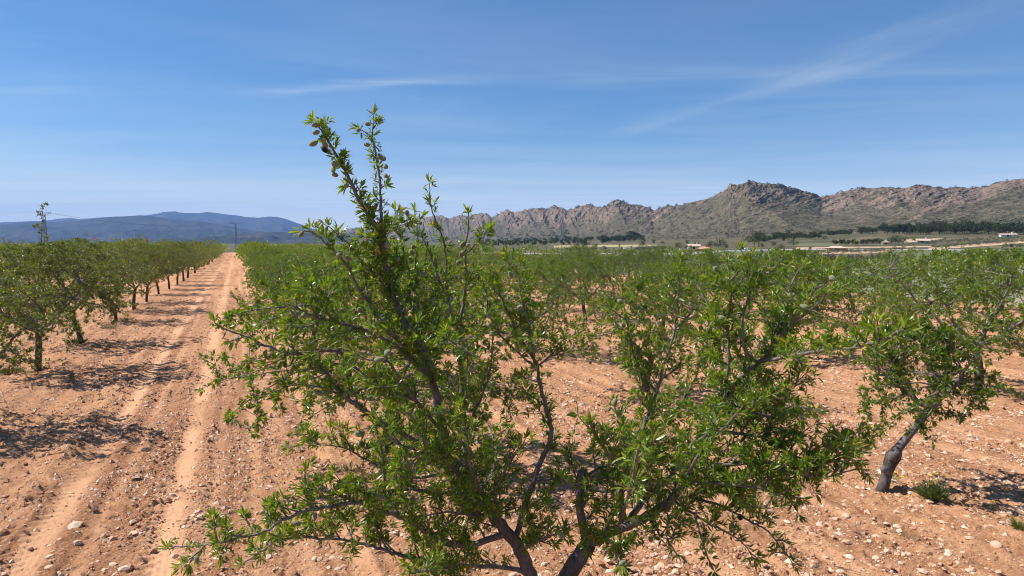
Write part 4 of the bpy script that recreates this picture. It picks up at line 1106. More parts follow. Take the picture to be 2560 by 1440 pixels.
# ------------------------------------------------------------------ stones
def ico():
    t = (1 + 5 ** .5) / 2
    v = np.array([(-1, t, 0), (1, t, 0), (-1, -t, 0), (1, -t, 0), (0, -1, t), (0, 1, t), (0, -1, -t), (0, 1, -t), (t, 0, -1), (t, 0, 1), (-t, 0, -1), (-t, 0, 1)], float)
    v /= np.linalg.norm(v[0])
    f = np.array([(0, 11, 5), (0, 5, 1), (0, 1, 7), (0, 7, 10), (0, 10, 11), (1, 5, 9), (5, 11, 4), (11, 10, 2), (10, 7, 6), (7, 1, 8), (3, 9, 4), (3, 4, 2), (3, 2, 6), (3, 6, 8), (3, 8, 9), (4, 9, 5), (2, 4, 11), (6, 2, 10), (8, 6, 7), (9, 8, 1)])
    return v, f
ICO = ico()

OCTA = (np.array([(1, 0, 0), (-1, 0, 0), (0, 1, 0), (0, -1, 0), (0, 0, 1), (0, 0, -1)], float) * 1.1, np.array([(0, 2, 4), (2, 1, 4), (1, 3, 4), (3, 0, 4), (2, 0, 5), (1, 2, 5), (3, 1, 5), (0, 3, 5)]))

def stones_array(p, size, tint, rng, flat=0.62, shape=None):
    n = len(p); B, Fc = shape or ICO
    k = 1 + rng.uniform(-.30, .22, (n, len(B), 1))
    sc = np.stack([rng.uniform(.75, 1.35, n), rng.uniform(.65, 1.0, n), flat * rng.uniform(.7, 1.2, n)], -1)
    a = rng.uniform(0, 6.28, n)
    L = B[None] * k * sc[:, None]
    x = L[..., 0] * np.cos(a)[:, None] - L[..., 1] * np.sin(a)[:, None]
    y = L[..., 0] * np.sin(a)[:, None] + L[..., 1] * np.cos(a)[:, None]
    v = np.stack([x, y, L[..., 2]], -1) * size[:, None, None] + p[:, None]
    f = (np.arange(n)[:, None, None] * len(B) + Fc[None]).reshape(-1, 3)
    return v.reshape(-1, 3), f, np.repeat(tint, len(B))

def gravel():
    rng = np.random.default_rng(21)
    Xs, Ys, Ss = [], [], []
    for r0, r1, dens, smin in ((4.5, 9, 1300, .008), (9, 14, 800, .009), (14, 22, 330, .011), (22, 48, 70, .017)):
        area = 0.5 * (r1 * r1 - r0 * r0) * R(88)
        n = int(area * dens)
        r = np.sqrt(rng.uniform(r0 * r0, r1 * r1, n)); a = rng.uniform(R(-44), R(44), n)
        Xs.append(r * np.sin(a)); Ys.append(r * np.cos(a))
        Ss.append(np.minimum(smin * (1 - rng.random(n)) ** (-0.46), 0.050))
    X = np.concatenate(Xs); Y = np.concatenate(Ys); S = np.concatenate(Ss)
    h, dust, rake = micro(X, Y)
    v = X * VX + Y * VY
    patch = fbm(X / 1.3, Y / 1.3, 88, 3)
    keep = (rng.random(len(X)) > dust * 0.85) & (v < 33) & (rng.random(len(X)) < np.clip((patch - .22) * 2.6, .12, 1) * np.clip(1.7 - 1.3 * rake, .25, 1))
    X, Y, S, h = X[keep], Y[keep], S[keep], h[keep]
    tint = np.clip(rng.beta(1.7, 1.5, len(X)) * 0.84 + (S > .03) * rng.uniform(0, .18, len(X)), 0, 1)
    p = np.stack([X, Y, h + S * 0.05], -1)
    rr = np.hypot(X, Y); n1 = rr < 9
    vv, f, tt = stones_array(p[n1], S[n1], tint[n1], rng)
    v2, f2, t2 = stones_array(p[~n1], S[~n1], tint[~n1], rng, .62, OCTA)
    f2 = f2 + len(vv); vv = np.concatenate([vv, v2]); f = np.concatenate([f, f2]); tt = np.concatenate([tt, t2])
    o = link('gravel', np_mesh('gravel', vv, f, M_STONE, {'tint': tt}))
    tag(o, 'pale limestone gravel and red clods strewn over the orchard soil', 'gravel', None, 'stuff')
    print('GRAVEL', len(X))
gravel()

def rock_mesh(seed, sx, sy, sz):
    import bmesh
    rnd = random.Random(seed)
    bm = bmesh.new(); bmesh.ops.create_icosphere(bm, subdivisions=3, radius=1)
    planes = [(rvec(rnd), rnd.uniform(.55, .85)) for _ in range(11)]
    for v in bm.verts:
        for n, d in planes:
            k = v.co.dot(n)
            if k > d: v.co -= n * (k - d) * .92
        v.co += rvec(rnd) * 0.018
        v.co.x *= sx; v.co.y *= sy; v.co.z *= sz
    me = bpy.data.meshes.new('stone'); bm.to_mesh(me); bm.free()
    me.materials.append(M_STONE)
    at = me.attributes.new('tint', 'FLOAT', 'POINT'); at.data.foreach_set('value', [rnd.uniform(.60, .86)] * len(me.vertices))
    return me

STONES = [  # px, py, width px, label
    (190, 1318, 46, 'large flat cream rock alone near the lower corner of the wheel track'),
    (385, 862, 22, 'pale boulder between the second and third trunks of the left row'), (126, 860, 18, 'pale boulder behind the forked trunk of the left row'),
    (736, 1073, 20, 'rounded pale stone beside the low side twig of the near tree'), (624, 1128, 20, 'reddish brown stone lying alone right of the wheel track'),
    (605, 1025, 24, 'long low reddish stone in the furrow right of the wheel tracks'), (483, 1230, 24, 'brownish stone on the right shoulder of the right wheel track'), (430, 1237, 22, 'whitish stone lying in the right wheel track'), (72, 1213, 18, 'small pale stone left of the left wheel track, upper of a pair'), (82, 1232, 17, 'small pale stone left of the left wheel track, lower of a pair'),
    (125, 1360, 17, 'pale wedge shaped stone left of the big flat cream rock'), (150, 1352, 15, 'small grey stone just left of the big flat cream rock'), (125, 1398, 22, 'cream stone below the wedge shaped stone near the lower left corner'), (125, 1430, 34, 'long reddish slab of rock at the bottom edge'), (262, 1425, 20, 'rounded pale stone at the bottom edge between the wheel tracks'), (245, 1405, 16, 'pale stone above the rounded one between the wheel tracks'),
    (322, 1107, 18, 'cream stone at the end of the tree shadow on the track'), (316, 1208, 15, 'pinkish pebble in the middle between the wheel tracks'), (333, 1250, 16, 'cream pebble below the pinkish one between the wheel tracks'), (238, 1225, 17, 'flat pebble beside the inner edge of the left wheel track'), (180, 1227, 15, 'pale pebble lying inside the left wheel track'),
    (2018, 1330, 18, 'rounded stone right of the lowest drooping twigs of the near tree'), (2190, 1337, 20, 'brown stone midway between near tree and flat white stone'), (2065, 1393, 18, 'upper stone of a small cluster at the bottom right'), (2080, 1423, 20, 'left stone of the cluster at the bottom right edge'), (2100, 1432, 22, 'right stone of the cluster at the bottom right edge'), (2195, 1415, 22, 'squarish pale stone near the bottom right of the near tree'),
    (2262, 1195, 18, 'flat white stone beside the leaning trunk'), (2290, 1228, 16, 'small pale stone touching the yellow flowered weed'), (2490, 1378, 34, 'broad pale rock pair by the shade on the right'), (2505, 1335, 20, 'rounded stone at the rim of the leaning tree shadow'), (2420, 1315, 18, 'pale stone below the yellow flowered weed, near the shadow'), (2270, 1385, 24, 'broad pale stone below the trailing olive weed'), (2340, 1185, 18, 'pale stone behind the yellow flowered weed'), (2525, 1105, 22, 'brown stone behind the leaning tree shadow at the right'),
    (835, 1402, 24, 'large pale stone under the low left branches of the near tree'), (845, 1428, 20, 'rounded stone below the large one under the low left branches'), (755, 1332, 18, 'pale stone seen between two low left branches of the near tree'), (670, 1370, 22, 'cream stone under the tip of the lowest left branch'), (690, 1388, 14, 'small squarish stone under the lowest left branch'), (980, 1350, 22, 'flat brown stone beside the lower left limb of the near tree'), (965, 1240, 17, 'reddish stone behind the horizontal twig of the near tree')]
def big_stones():
    rnd = random.Random(8)
    for i, (px, py, wpx, lab) in enumerate(STONES):
        g = ground_at(px, py)
        w = wpx / F * g.y * 0.5
        o = link('stone', rock_mesh(50 + i, w * rnd.uniform(.95, 1.1), w * rnd.uniform(.6, .85), w * rnd.uniform(.42, .6)), None,
                 (g.x, g.y, float(Hfull(g.x, g.y)) + w * .06))
        o.rotation_euler = (rnd.uniform(-.15, .15), rnd.uniform(-.15, .15), rnd.uniform(-.5, .5))
        if not lab:
            lab = 'fist sized pale stone lying loose on the red soil'
        tag(o, lab, 'stone', 'larger loose stones on the soil')
big_stones()

# ------------------------------------------------------------------ weeds
def weed(px, py, wpx, hpx, label, seed, n=160, flowers=0, dry=0.0, cat='weed', fl_part='flower'):
    rng = np.random.default_rng(seed); rnd = random.Random(seed)
    g = ground_at(px, py); g.z = float(Hfull(g.x, g.y))
    w = wpx / F * g.y * .5; h = hpx / F * g.y
    root = empty('weed', g); tag(root, label, cat, 'weeds under the trees')
    a = rng.uniform(0, 6.28, n); t = np.sqrt(rng.random(n))
    p = np.stack([w * t * np.cos(a), w * .7 * t * np.sin(a), np.zeros(n)], -1)
    d = np.stack([np.cos(a) * t * 1.1, np.sin(a) * t * 1.1, rng.uniform(.5, 1.2, n)], -1)
    L = h * rng.uniform(.4, 1.0, n)
    p[:, :2] *= .55
    v, f, tt = leaf_mesh('w', p, d, L, np.clip(rng.normal(.5 + dry, .2, n), 0, 1), M_WEED, rng, wide=.06, up=0.0)
    k = n * 10
    i = rng.integers(0, n, k)
    p2 = p[i] + d[i] / np.linalg.norm(d[i], axis=1, keepdims=True) * (L[i] * rng.uniform(.2, 1.0, k))[:, None] + rng.normal(size=(k, 3)) * h * .06
    v2, f2, t2 = leaf_mesh('w', p2, rng.normal(size=(k, 3)) + np.array([0, 0, .4]), h * rng.uniform(.05, .13, k), np.clip(rng.normal(.5 + dry, .2, k), 0, 1), M_WEED, rng, wide=.45)
    link('leaves', np_mesh('weed_leaves', np.concatenate([v, v2]), np.concatenate([f, f2 + len(v)]), M_WEED, {'tint': np.concatenate([tt, t2])}), root)
    for j in range(flowers):
        mb = MB()
        ang = rnd.uniform(0, 6.28); q = Vector((math.cos(ang) * w * rnd.uniform(.2, 1.3), math.sin(ang) * w * .6, h * rnd.uniform(.8, 1.35)))
        mb.tube([(q.x * .5, q.y * .5, 0), q], .003, 3)
        stem = mb.build('stem', M_WEED, root)
        at = stem.data.attributes.new('tint', 'FLOAT', 'POINT'); at.data.foreach_set('value', [.4] * len(stem.data.vertices))
        mf = MB(); r = .022
        for s in range(6):
            b = s * math.pi / 3
            mf.quad(q, q + Vector((math.cos(b - .4) * r, math.sin(b - .4) * r, .006)), q + Vector((math.cos(b) * r * 1.25, math.sin(b) * r * 1.25, .012)), q + Vector((math.cos(b + .4) * r, math.sin(b + .4) * r, .006)))
        mf.tube([q + Vector((0, 0, -.004)), q + Vector((0, 0, .008))], .008, 6)
        mf.build(fl_part, M_YELLOW, root)

weed(2332, 1272, 58, 54, 'bright green feathery weed with yellow flowers beside the leaning trunk', 1, 220, 6)
weed(2215, 1228, 60, 18, 'thin low weed around the foot of the leaning trunk', 2, 50, 2)
weed(2268, 1345, 80, 10, 'dry olive weed trailing flat over the stones at lower right', 3, 120, 0, .4)
weed(2240, 1335, 40, 10, 'small dry weed patch left of the trailing olive weed', 4, 60, 0, .45)
weed(2550, 1350, 30, 40, 'dark green weed at the right frame edge in tree shade', 5, 90, 0)
weed(1000, 1225, 70, 45, 'yellow flowering weed seen through the lower branches of the near tree', 6, 160, 12, .2)
weed(190, 868, 70, 22, 'green weed patch in front of the second trunk of the left row', 7, 140, 1)
weed(275, 828, 50, 16, 'dry straw coloured grass at the third trunk of the left row', 8, 120, 0, .5)
weed(30, 938, 80, 24, 'low green weeds beside the forked trunk of the left row', 9, 140, 1)
weed(380, 775, 40, 10, 'grassy weeds behind the fourth trunk of the left row', 10, 90, 0, .3)
weed(345, 782, 36, 9, 'pale dry stalks near the fourth trunk of the left row', 11, 70, 0, .55)
weed(1490, 868, 40, 10, 'thin weeds under the shadow in the second row right of the track', 12, 70, 0, .2)
weed(1548, 978, 30, 9, 'tiny green weed between the furrows right of the near tree', 13, 50, 0)
weed(75, 1350, 12, 14, 'tiny green seedling near the big cream rock', 14, 14, 0)
weed(2475, 1288, 40, 14, 'small weed with one yellow flower in the shade of the leaning tree', 15, 70, 1)

def tufts():
    rnd = random.Random(14)
    trees = [o for o in bpy.data.objects if o.name.startswith('almond_tree') and o.parent is None and 7 < o.location.y < 34 and abs(o.location.x) < .78 * o.location.y]
    for i, t in enumerate(sorted(trees, key=lambda q: q.location.y)[:22]):
        for k in range(rnd.randint(1, 3)):
            x = t.location.x + rnd.uniform(-1.0, 1.0); y = t.location.y + rnd.uniform(-.8, .8)
            a, b = x / y, (0.0 - CH) / y
            fy = 1.0; yy = (b * cp + sp_) / (cp - b * sp_); px = 1280 + a * (cp + yy * sp_) * F; py = 720 - yy * F
            weed(px, py, F / y * rnd.uniform(.3, 1.0), F / y * rnd.uniform(.09, .24), 'small tuft of wild grass growing at the foot of an orchard trunk', 100 + i * 5 + k, 60, 0, rnd.choice((0, .15, .45)))
tufts()

def fallen_twig(px, py, ang, L, lab, seed):
    rnd = random.Random(seed)
    g = ground_at(px, py); g.z = float(Hfull(g.x, g.y)) + .015
    w = Wood(); d = Vector((math.cos(ang), math.sin(ang), 0))
    s = shoot(rnd, Vector((0, 0, 0)), d, L, 7, .16, 0); 
    for q in s: q.z = abs(q.z) * .3
    w.tube(s, .006, .003, 5, rnd, .2)
    for k in range(3):
        b = s[rnd.randint(1, 5)]
        w.tube(shoot(rnd, b, d + rvec(rnd) * .8 + Vector((0, 0, .2)), L * .25, 3, .2, 0), .004, .002, 4, rnd)
    o = link('fallen_twig', w.mesh('fallen_twig'), None, g); tag(o, lab, 'twig', 'pruned twigs on the soil')
fallen_twig(2130, 1335, -.9, .22, 'thin grey twig on the soil right of the near tree', 1)
fallen_twig(2085, 1420, -.6, .25, 'grey twig among stones at the bottom right', 2)
fallen_twig(545, 1290, .4, .28, 'dark forked twig left of the low leafy branch', 3)
fallen_twig(350, 788, .2, .9, 'bundle of pale prunings beside the left row', 4)

# ------------------------------------------------------------------ road, buildings, poles, distant trees
def road():
    pts = [ground_at(x, y) for x, y in ((1180, 634), (1400, 635), (1562, 635.5), (1687, 635), (1760, 631.5), (1840, 627.5), (1920, 625.5), (2052, 624), (2200, 624.5), (2334, 625), (2450, 625.5), (2560, 626.5), (2800, 628))]
    c = catmull([Vector((p.x, p.y, 0)) for p in pts], 6)
    mb = MB(); prof = [(-6.0, -.5), (-3.4, .22), (-3.3, .26), (3.3, .26), (3.4, .22), (6.0, -.5)]
    rows = []
    for i, p in enumerate(c):
        d = (c[min(i + 1, len(c) - 1)] - c[max(i - 1, 0)]).normalized(); n = Vector((-d.y, d.x, 0))
        rows.append([(p.x + n.x * o, p.y + n.y * o, float(H(p.x, p.y)) + z) for o, z in prof])
    for a, b in zip(rows, rows[1:]):
        for j in range(5): mb.quad(a[j], b[j], b[j + 1], a[j + 1])
    o = mb.build('road', M_ROAD); tag(o, 'pale country road on a low embankment crossing the valley', None, None, 'structure')
road()

def house(name, label, px0, px1, py, hpx, wall, roof, seed, hip=True, nwin=3, door=True, cat='house', depth=.7, roofk=.45):
    rnd = random.Random(seed)
    g = ground_at((px0 + px1) / 2, py); m = g.y / F
    W = (px1 - px0) * m; Hh = hpx * m; D = W * depth
    t = empty(name, (g.x, g.y + D / 2, g.z - .05), -math.atan2(g.x, g.y) * .55 + rnd.uniform(-.1, .1)); tag(t, label, cat)
    wh = Hh * (1 - roofk); x = W / 2 * .94; y = D / 2
    mb = MB(); mb.box(-x, x, -y, y, -.6, wh)
    if not hip:
        for s in (-1, 1): mb.quad((s * x, -y, wh), (s * x, y, wh), (s * x, 0, Hh * .98))
    mb.build('wall', wall, t)
    e = .35; rf = MB(); X = x + e; Y = y + e; rx = X - Y * .9 if hip else X
    rx = max(rx, .3)
    z0 = wh + .003; z1 = Hh
    A, B, C_, D_ = (-X, -Y, z0), (X, -Y, z0), (X, Y, z0), (-X, Y, z0); R1, R2 = (-rx, 0, z1), (rx, 0, z1)
    rf.quad(A, B, R2, R1); rf.quad(C_, D_, R1, R2); rf.quad(B, C_, R2); rf.quad(D_, A, R1); rf.quad(A, D_, C_, B)
    r = rf.build('roof', roof, t)
    ch = MB(); ch.box(rx * .4, rx * .4 + .6, -.3, .3, z1 - .3, z1 + .7); ch.build('chimney', wall, r)
    for i in range(nwin):
        cx = -x + 2 * x * (i + .5 + (.25 if i == 1 else 0)) / nwin
        wb = MB(); wb.box(cx - W * .035, cx + W * .035, -y - .03, -y + .02, wh * .42, wh * .78)
        wo = wb.build('window', M_DARK, t)
        sb = MB(); sb.box(cx - W * .045, cx + W * .045, -y - .10, -y - .032, wh * .38, wh * .415); sb.build('sill', M_WHITE, wo)
    if door:
        db = MB(); db.box(-x * .12 - .45, -x * .12 + .45, -y - .04, -y + .02, 0, min(2.1, wh * .85)); db.build('door', M_DARK, t)
    return t

house('farmhouse', 'dark red farmhouse with a tiled roof beside the road', 1744, 1786, 631, 15, M_RED, M_TILE, 1, True, 4)
house('farmhouse', 'pale pointed-roof house half hidden behind the red farmhouse', 1722, 1752, 622.5, 13, M_CREAM, M_TILE2, 2, False, 2)
house('farmhouse', 'long low ochre house with a clay tile roof below the olive rows', 2074, 2124, 626.5, 12, M_ORANGE, M_TILE2, 3, True, 3)
house('farmhouse', 'white and pink house with a gable on the right hillside', 2297, 2328, 607.5, 11, M_PINK, M_TILE2, 4, False, 2)
house('annex', 'low white garage joined to the pink house', 2268, 2296, 608, 5, M_WHITE, M_TILE2, 5, False, 1, False, 'building')
house('farmhouse', 'cream villa left of the dark pines on the hillside', 2208, 2226, 611, 10, M_CREAM, M_TILE2, 6, True, 2)
house('farm_shed', 'long white shed in front of the pine wood at far right', 2508, 2544, 592.5, 9, M_WHITE, M_TILE2, 7, False, 3, True, 'shed', .5, .3)
house('farm_shed', 'small white shed among shrubs left of the red farmhouse', 1560, 1574, 624, 5, M_WHITE, M_TILE2, 8, False, 1, False, 'shed')
house('farm_shed', 'tiny white hut beyond the middle of the orchard', 1437, 1448, 633, 7, M_WHITE, M_GREY, 9, False, 1, False, 'shed')
house('farm_shed', 'small stone shed on the plain at the foot of the ridge', 1308, 1322, 624, 4, M_CREAM, M_TILE2, 10, False, 1, False, 'shed')
house('farm_building', 'flat grey building at the left frame edge behind the trees', -46, 6, 607, 24, M_GREY, M_GREY, 11, False, 2, False, 'building', .6, .12)

def van(px, py, wpx, label, seed):
    g = ground_at(px, py); L = max(2.0, wpx * g.y / F); k = L / 5.2
    t = empty('van', (g.x, g.y, g.z + .27), .05); tag(t, label, 'van', 'white vehicles by the road')
    b = MB(); z0, z1 = .35 * k, 2.2 * k; y = .95 * k
    prof = [(-2.6, .35), (2.55, .35), (2.6, .95), (1.75, 1.25), (1.15, 2.15), (-2.5, 2.2), (-2.6, 2.0)]
    n = len(prof); b.v = [(x * k, s * y, z * k) for s in (-1, 1) for x, z in prof]
    b.f = [tuple(range(n)), tuple(reversed(range(n, 2 * n)))] + [(i, n + i, n + (i + 1) % n, (i + 1) % n) for i in range(n)]
    b.build('body', M_PAINT, t)
    for s in (-1, 1):
        w = MB(); w.quad((1.55 * k, s * (y + .01), 1.3 * k), (.35 * k, s * (y + .01), 1.3 * k), (.35 * k, s * (y + .01), 1.95 * k), (1.12 * k, s * (y + .01), 1.95 * k)); w.build('window', M_DARK, t)
        for x in (-1.7, 1.7):
            wl = MB(); wl.tube([(x * k, s * (y - .12), .36 * k), (x * k, s * (y + .04), .36 * k)], .36 * k, 12); wl.build('wheel', M_RUBBER, t)
van(1705, 629.5, 9, 'white van parked left of the red farmhouse', 1)
van(1868, 626.5, 11, 'white van driving on the road right of the red farmhouse', 2)

def pole(px, py_top, Z, label, kind='T', Hm=None, r=.13, m=None):
    a, b = ray(px, py_top)
    zt = CH + b * Z; x = a * Z; zg = float(H(x, Z)); h = zt - zg
    t = empty('utility_pole', (x, Z, zg - .1), -math.atan2(x, Z)); tag(t, label, 'pole', 'power poles in the valley')
    mb = MB(); mb.tube([(0, 0, 0), (0, 0, h + .1)], [r * 1.2, r * .8], 8); mb.build('mast', m or M_WOODPOLE, t)
    c = MB(); w = .11 * h + .4
    if kind == 'Y':
        for s in (-1, 1): c.tube([(0, 0, h * .62), (s * w, 0, h)], r * .6, 6)
        c.tube([(-w * 1.1, 0, h + r * .4), (w * 1.1, 0, h + r * .4)], r * .5, 6)
    else: c.tube([(-w, 0, h - .35), (w, 0, h - .35)], r * .5, 6)
    ca = c.build('crossarm', M_STEEL, t)
    for s in (-1, 0, 1):
        i = MB(); zz = (h + r) if kind == 'Y' else h - .3
        if kind != 'Y' and s == 0: continue
        i.tube([(s * w * .9, 0, zz), (s * w * .9, 0, zz + .35)], .08, 6); i.build('insulator', M_CERAMIC, ca)
pole(1244, 600, 520, 'thin pole standing before the pines at the foot of the ridge')
pole(1322, 601, 560, 'forked pylon rising from the plain beyond the middle of the orchard', 'Y', r=.2, m=M_STEEL)
pole(1662, 607, 330, 'pole standing left of the red farmhouse')
pole(1857, 605, 330, 'pole by the road right of the red farmhouse')
pole(1917, 588, 430, 'tall pole in front of the hillside pine clumps')
pole(1972, 595, 380, 'forked pylon right of the hillside pine clumps', 'Y', r=.18, m=M_STEEL)
pole(2109, 595, 420, 'pole above the ochre house')
pole(2325, 565, 480, 'tall pole standing against the pine wood')
pole(2407, 586, 420, 'thin pole on the slope right of the pink house')
pole(2547, 558, 520, 'pole above the pine wood near the right frame edge')
pole(886, 574, 900, 'faint forked pylon before the low foothills', 'Y', r=.25, m=M_STEEL)

def pylon(px, py_top, Z, armpx, label):
    a, b = ray(px, py_top); h = CH + b * Z; x = a * Z; m = Z / F
    t = empty('lattice_pylon', (x, Z, -.1), -math.atan2(x, Z) + .15); tag(t, label, 'pylon', 'steel lattice pylons')
    mb = MB(); w0, w1 = .075 * h, .030 * h; th = .0034 * h; n = 9
    def cor(k, s): w = (w0 + (w1 - w0) * k / n) * .5; return [(sx * w, sy * w, h * k / n) for sx, sy in ((-1, -1), (1, -1), (1, 1), (-1, 1))]
    for j in range(4): mb.tube([cor(0, 0)[j], cor(n, 0)[j]], th * 1.2, 4)
    for k in range(n):
        A, B = cor(k, 0), cor(k + 1, 0)
        for j in range(4):
            mb.tube([A[j], B[(j + 1) % 4]], th * .7, 3); mb.tube([A[(j + 1) % 4], B[j]], th * .7, 3)
    mb.build('mast', M_STEEL, t)
    aw = armpx * m / 2; c = MB()
    for s in (-.12, .12): c.tube([(-aw, s, h), (aw, s, h)], th * 1.1, 4)
    for s in (-1, 1): c.tube([(0, 0, h - .06 * h), (s * aw * .7, 0, h)], th * .8, 4)
    arm = c.build('crossarm', M_STEEL, t)
    tips = []
    for u in (-.97, -.6, -.25, .25, .6, .97):
        i = MB(); i.tube([(u * aw, 0, h + .01 * h), (u * aw, 0, h + .05 * h)], [th * 2.6, th * 1.6], 6); i.build('insulator', M_CERAMIC, arm)
        if abs(u) in (.97, .25): tips.append(t.matrix_basis @ Vector((u * aw, 0, h + .05 * h)))
    return tips
T1 = pylon(589, 558, 420, 26, 'steel lattice pylon at the far end of the dirt track')
T2 = pylon(111, 534, 260, 27, 'steel lattice pylon half hidden behind a treetop of the left row')
def wire(a, b, sag, lab):
    mb = MB(); mb.tube([a + (b - a) * (i / 24) - Vector((0, 0, sag * 4 * (i / 24) * (1 - i / 24))) for i in range(25)], .018, 4)
    o = mb.build('power_line', M_STEEL); tag(o, lab, 'wire', 'wires between the pylons')
wire(T2[0], T2[0] + Vector((-150, -40, 2)), 1.5, 'upper power line running left from the pylon behind the treetop')
wire(T2[3], T2[3] + Vector((-150, -40, 1)), 1.8, 'lower power line running left from the pylon behind the treetop')
wire(T2[1], T1[0], 3.5, 'left power line sagging between the two pylons')
wire(T2[2], T1[2], 3.9, 'right power line sagging between the two pylons')

def road_sign(px, py, Z, lab):
    a, b = ray(px, py); z = CH + b * Z; x = a * Z
    t = empty('road_sign', (x, Z, 0), -math.atan2(x, Z)); tag(t, lab, 'road sign', 'triangular road signs beyond the left rows')
    p = MB(); p.tube([(0, .05, -.2), (0, .05, z + .3)], .05, 8); p.build('post', M_STEEL, t)
    def tri(r, y0, y1, m, nm, par):
        q = MB(); v = [(r * math.sin(k * 2.0944), r * math.cos(k * 2.0944) + z) for k in range(3)]
        q.v = [(X, y, Zz) for y in (y0, y1) for X, Zz in v]; q.f = [(0, 1, 2), (5, 4, 3)] + [(i, 3 + i, 3 + (i + 1) % 3, (i + 1) % 3) for i in range(3)]
        return q.build(nm, m, par)
    pl = tri(.75, -.01, .02, M_SIGNRED, 'border_plate', t); tri(.50, -.016, -.0125, M_PAINT, 'face', pl)
road_sign(236, 597, 215, 'leftmost small triangular road sign above the left rows')
road_sign(327, 597.5, 215, 'middle small triangular road sign above the left rows')
road_sign(367, 599, 235, 'rightmost small triangular road sign above the left rows')

# ---- distant trees
def pine_mesh(name, seed, h, w, lm, trunk=True, n=420, base=.22, leafk=.16, wide=1.5, split=False):
    rng = np.random.default_rng(seed); rnd = random.Random(seed)
    cl = [(Vector((rnd.uniform(-.5, .5) * w, rnd.uniform(-.5, .5) * w, h * rnd.uniform(base + .15, .86))), w * rnd.uniform(.22, .42)) for _ in range(9)]
    cl.append((Vector((0, 0, h * .86)), w * .26))
    ps = []
    for c, r in cl:
        q = rng.normal(size=(n // 10, 3)); q /= np.linalg.norm(q, axis=1, keepdims=True)
        ps.append(q * r * rng.uniform(.6, 1.05, (n // 10, 1)) * np.array([1, 1, .75]) + np.array(c))
    p = np.concatenate(ps)
    d = rng.normal(size=p.shape) + np.array([0, 0, .5])
    v, f, tt = leaf_mesh(name, p, d, h * leafk * rng.uniform(.6, 1.2, len(p)), np.clip(rng.normal(.5, .28, len(p)), 0, 1), lm, rng, wide=wide)
    wd = Wood()
    if trunk:
        wd.tube([Vector((0, 0, -.3)), Vector((rnd.uniform(-.1, .1), 0, h * .3)), Vector((rnd.uniform(-.2, .2), 0, h * .7))], h * .03, h * .012, 5, rnd)
        for _ in range(4):
            c, r = rnd.choice(cl); wd.tube([Vector((0, 0, h * .3)), c], h * .012, h * .005, 3, rnd)
    if split:
        fq = np.array(wd.f, np.int32)
        return np_mesh(name + '_t', np.array(wd.v), fq, M_PINEBARK), np_mesh(name + '_c', v, f, lm, {'tint': tt})
    if not trunk: return np_mesh(name, v, f, lm, {'tint': tt})
    fq = np.array(wd.f, np.int32); k = len(wd.v)
    return np_mesh(name, np.concatenate([np.array(wd.v), v]), [fq, f + k], [M_PINEBARK, lm], {'tint': [0.0] * k + list(tt)}, [0] * len(fq) + [1] * len(f))

PINES = [pine_mesh('pine_%d' % i, 600 + i, 1.0, rnd_w, M_PINE, True, 380) for i, rnd_w in enumerate((.62, .72, .85, .95, .70))]
PINEP = [pine_mesh('pinep_%d' % i, 640 + i, 1.0, w, M_PINE, True, 700, .25, .10, 1.4, True) for i, w in enumerate((.8, 1.0, 1.2))]
OLIVES = [pine_mesh('olive_%d' % i, 660 + i, 1.0, 1.05, M_OLIVE, True, 300, .15) for i in range(3)]
BARES = None

def bare_mesh(seed):
    rnd = random.Random(seed); w = MB()
    w.tube([(0, 0, -.1), (0, 0, .3)], .05, 5)
    for i in range(46):
        a = rnd.uniform(0, 6.28); e = rnd.uniform(.15, .55); L = rnd.uniform(.5, .95)
        d = Vector((math.cos(a) * math.sin(e), math.sin(a) * math.sin(e), math.cos(e)))
        p0 = Vector((0, 0, .28)); p1 = p0 + d * L * .5 + rvec(rnd) * .05; p2 = p1 + d * L * .45 + rvec(rnd) * .08
        w.tube([p0, p1, p2], [.022, .016, .008], 3, False)
    return w.mesh('bare_shrub', M_BARE)

def plant(name, me, px, py, hpx, label, cat, group, rnd, sink=.05, Hm=None, sy=1.0):
    g = ground_at(px, py)
    h = hpx * g.y / F
    o = link(name, me, None, (g.x, g.y, g.z - sink * h))
    o.rotation_euler = (0, 0, rnd.uniform(0, 6.28)); o.scale = (h * rnd.uniform(.9, 1.1), h * rnd.uniform(.9, 1.1), h * sy)
    tag(o, label, cat, group)
    return o

def plant_parts(px, py, hpx, label, k, rnd):
    g = ground_at(px, py); h = hpx * g.y / F
    t = empty('pine_tree', (g.x, g.y, g.z - .03 * h), rnd.uniform(0, 6.28)); t.scale = (h, h, h); tag(t, label, 'tree', 'pines around the farms')
    tr, cr = PINEP[k % 3]; link('trunk', tr, t); link('crown', cr, t)

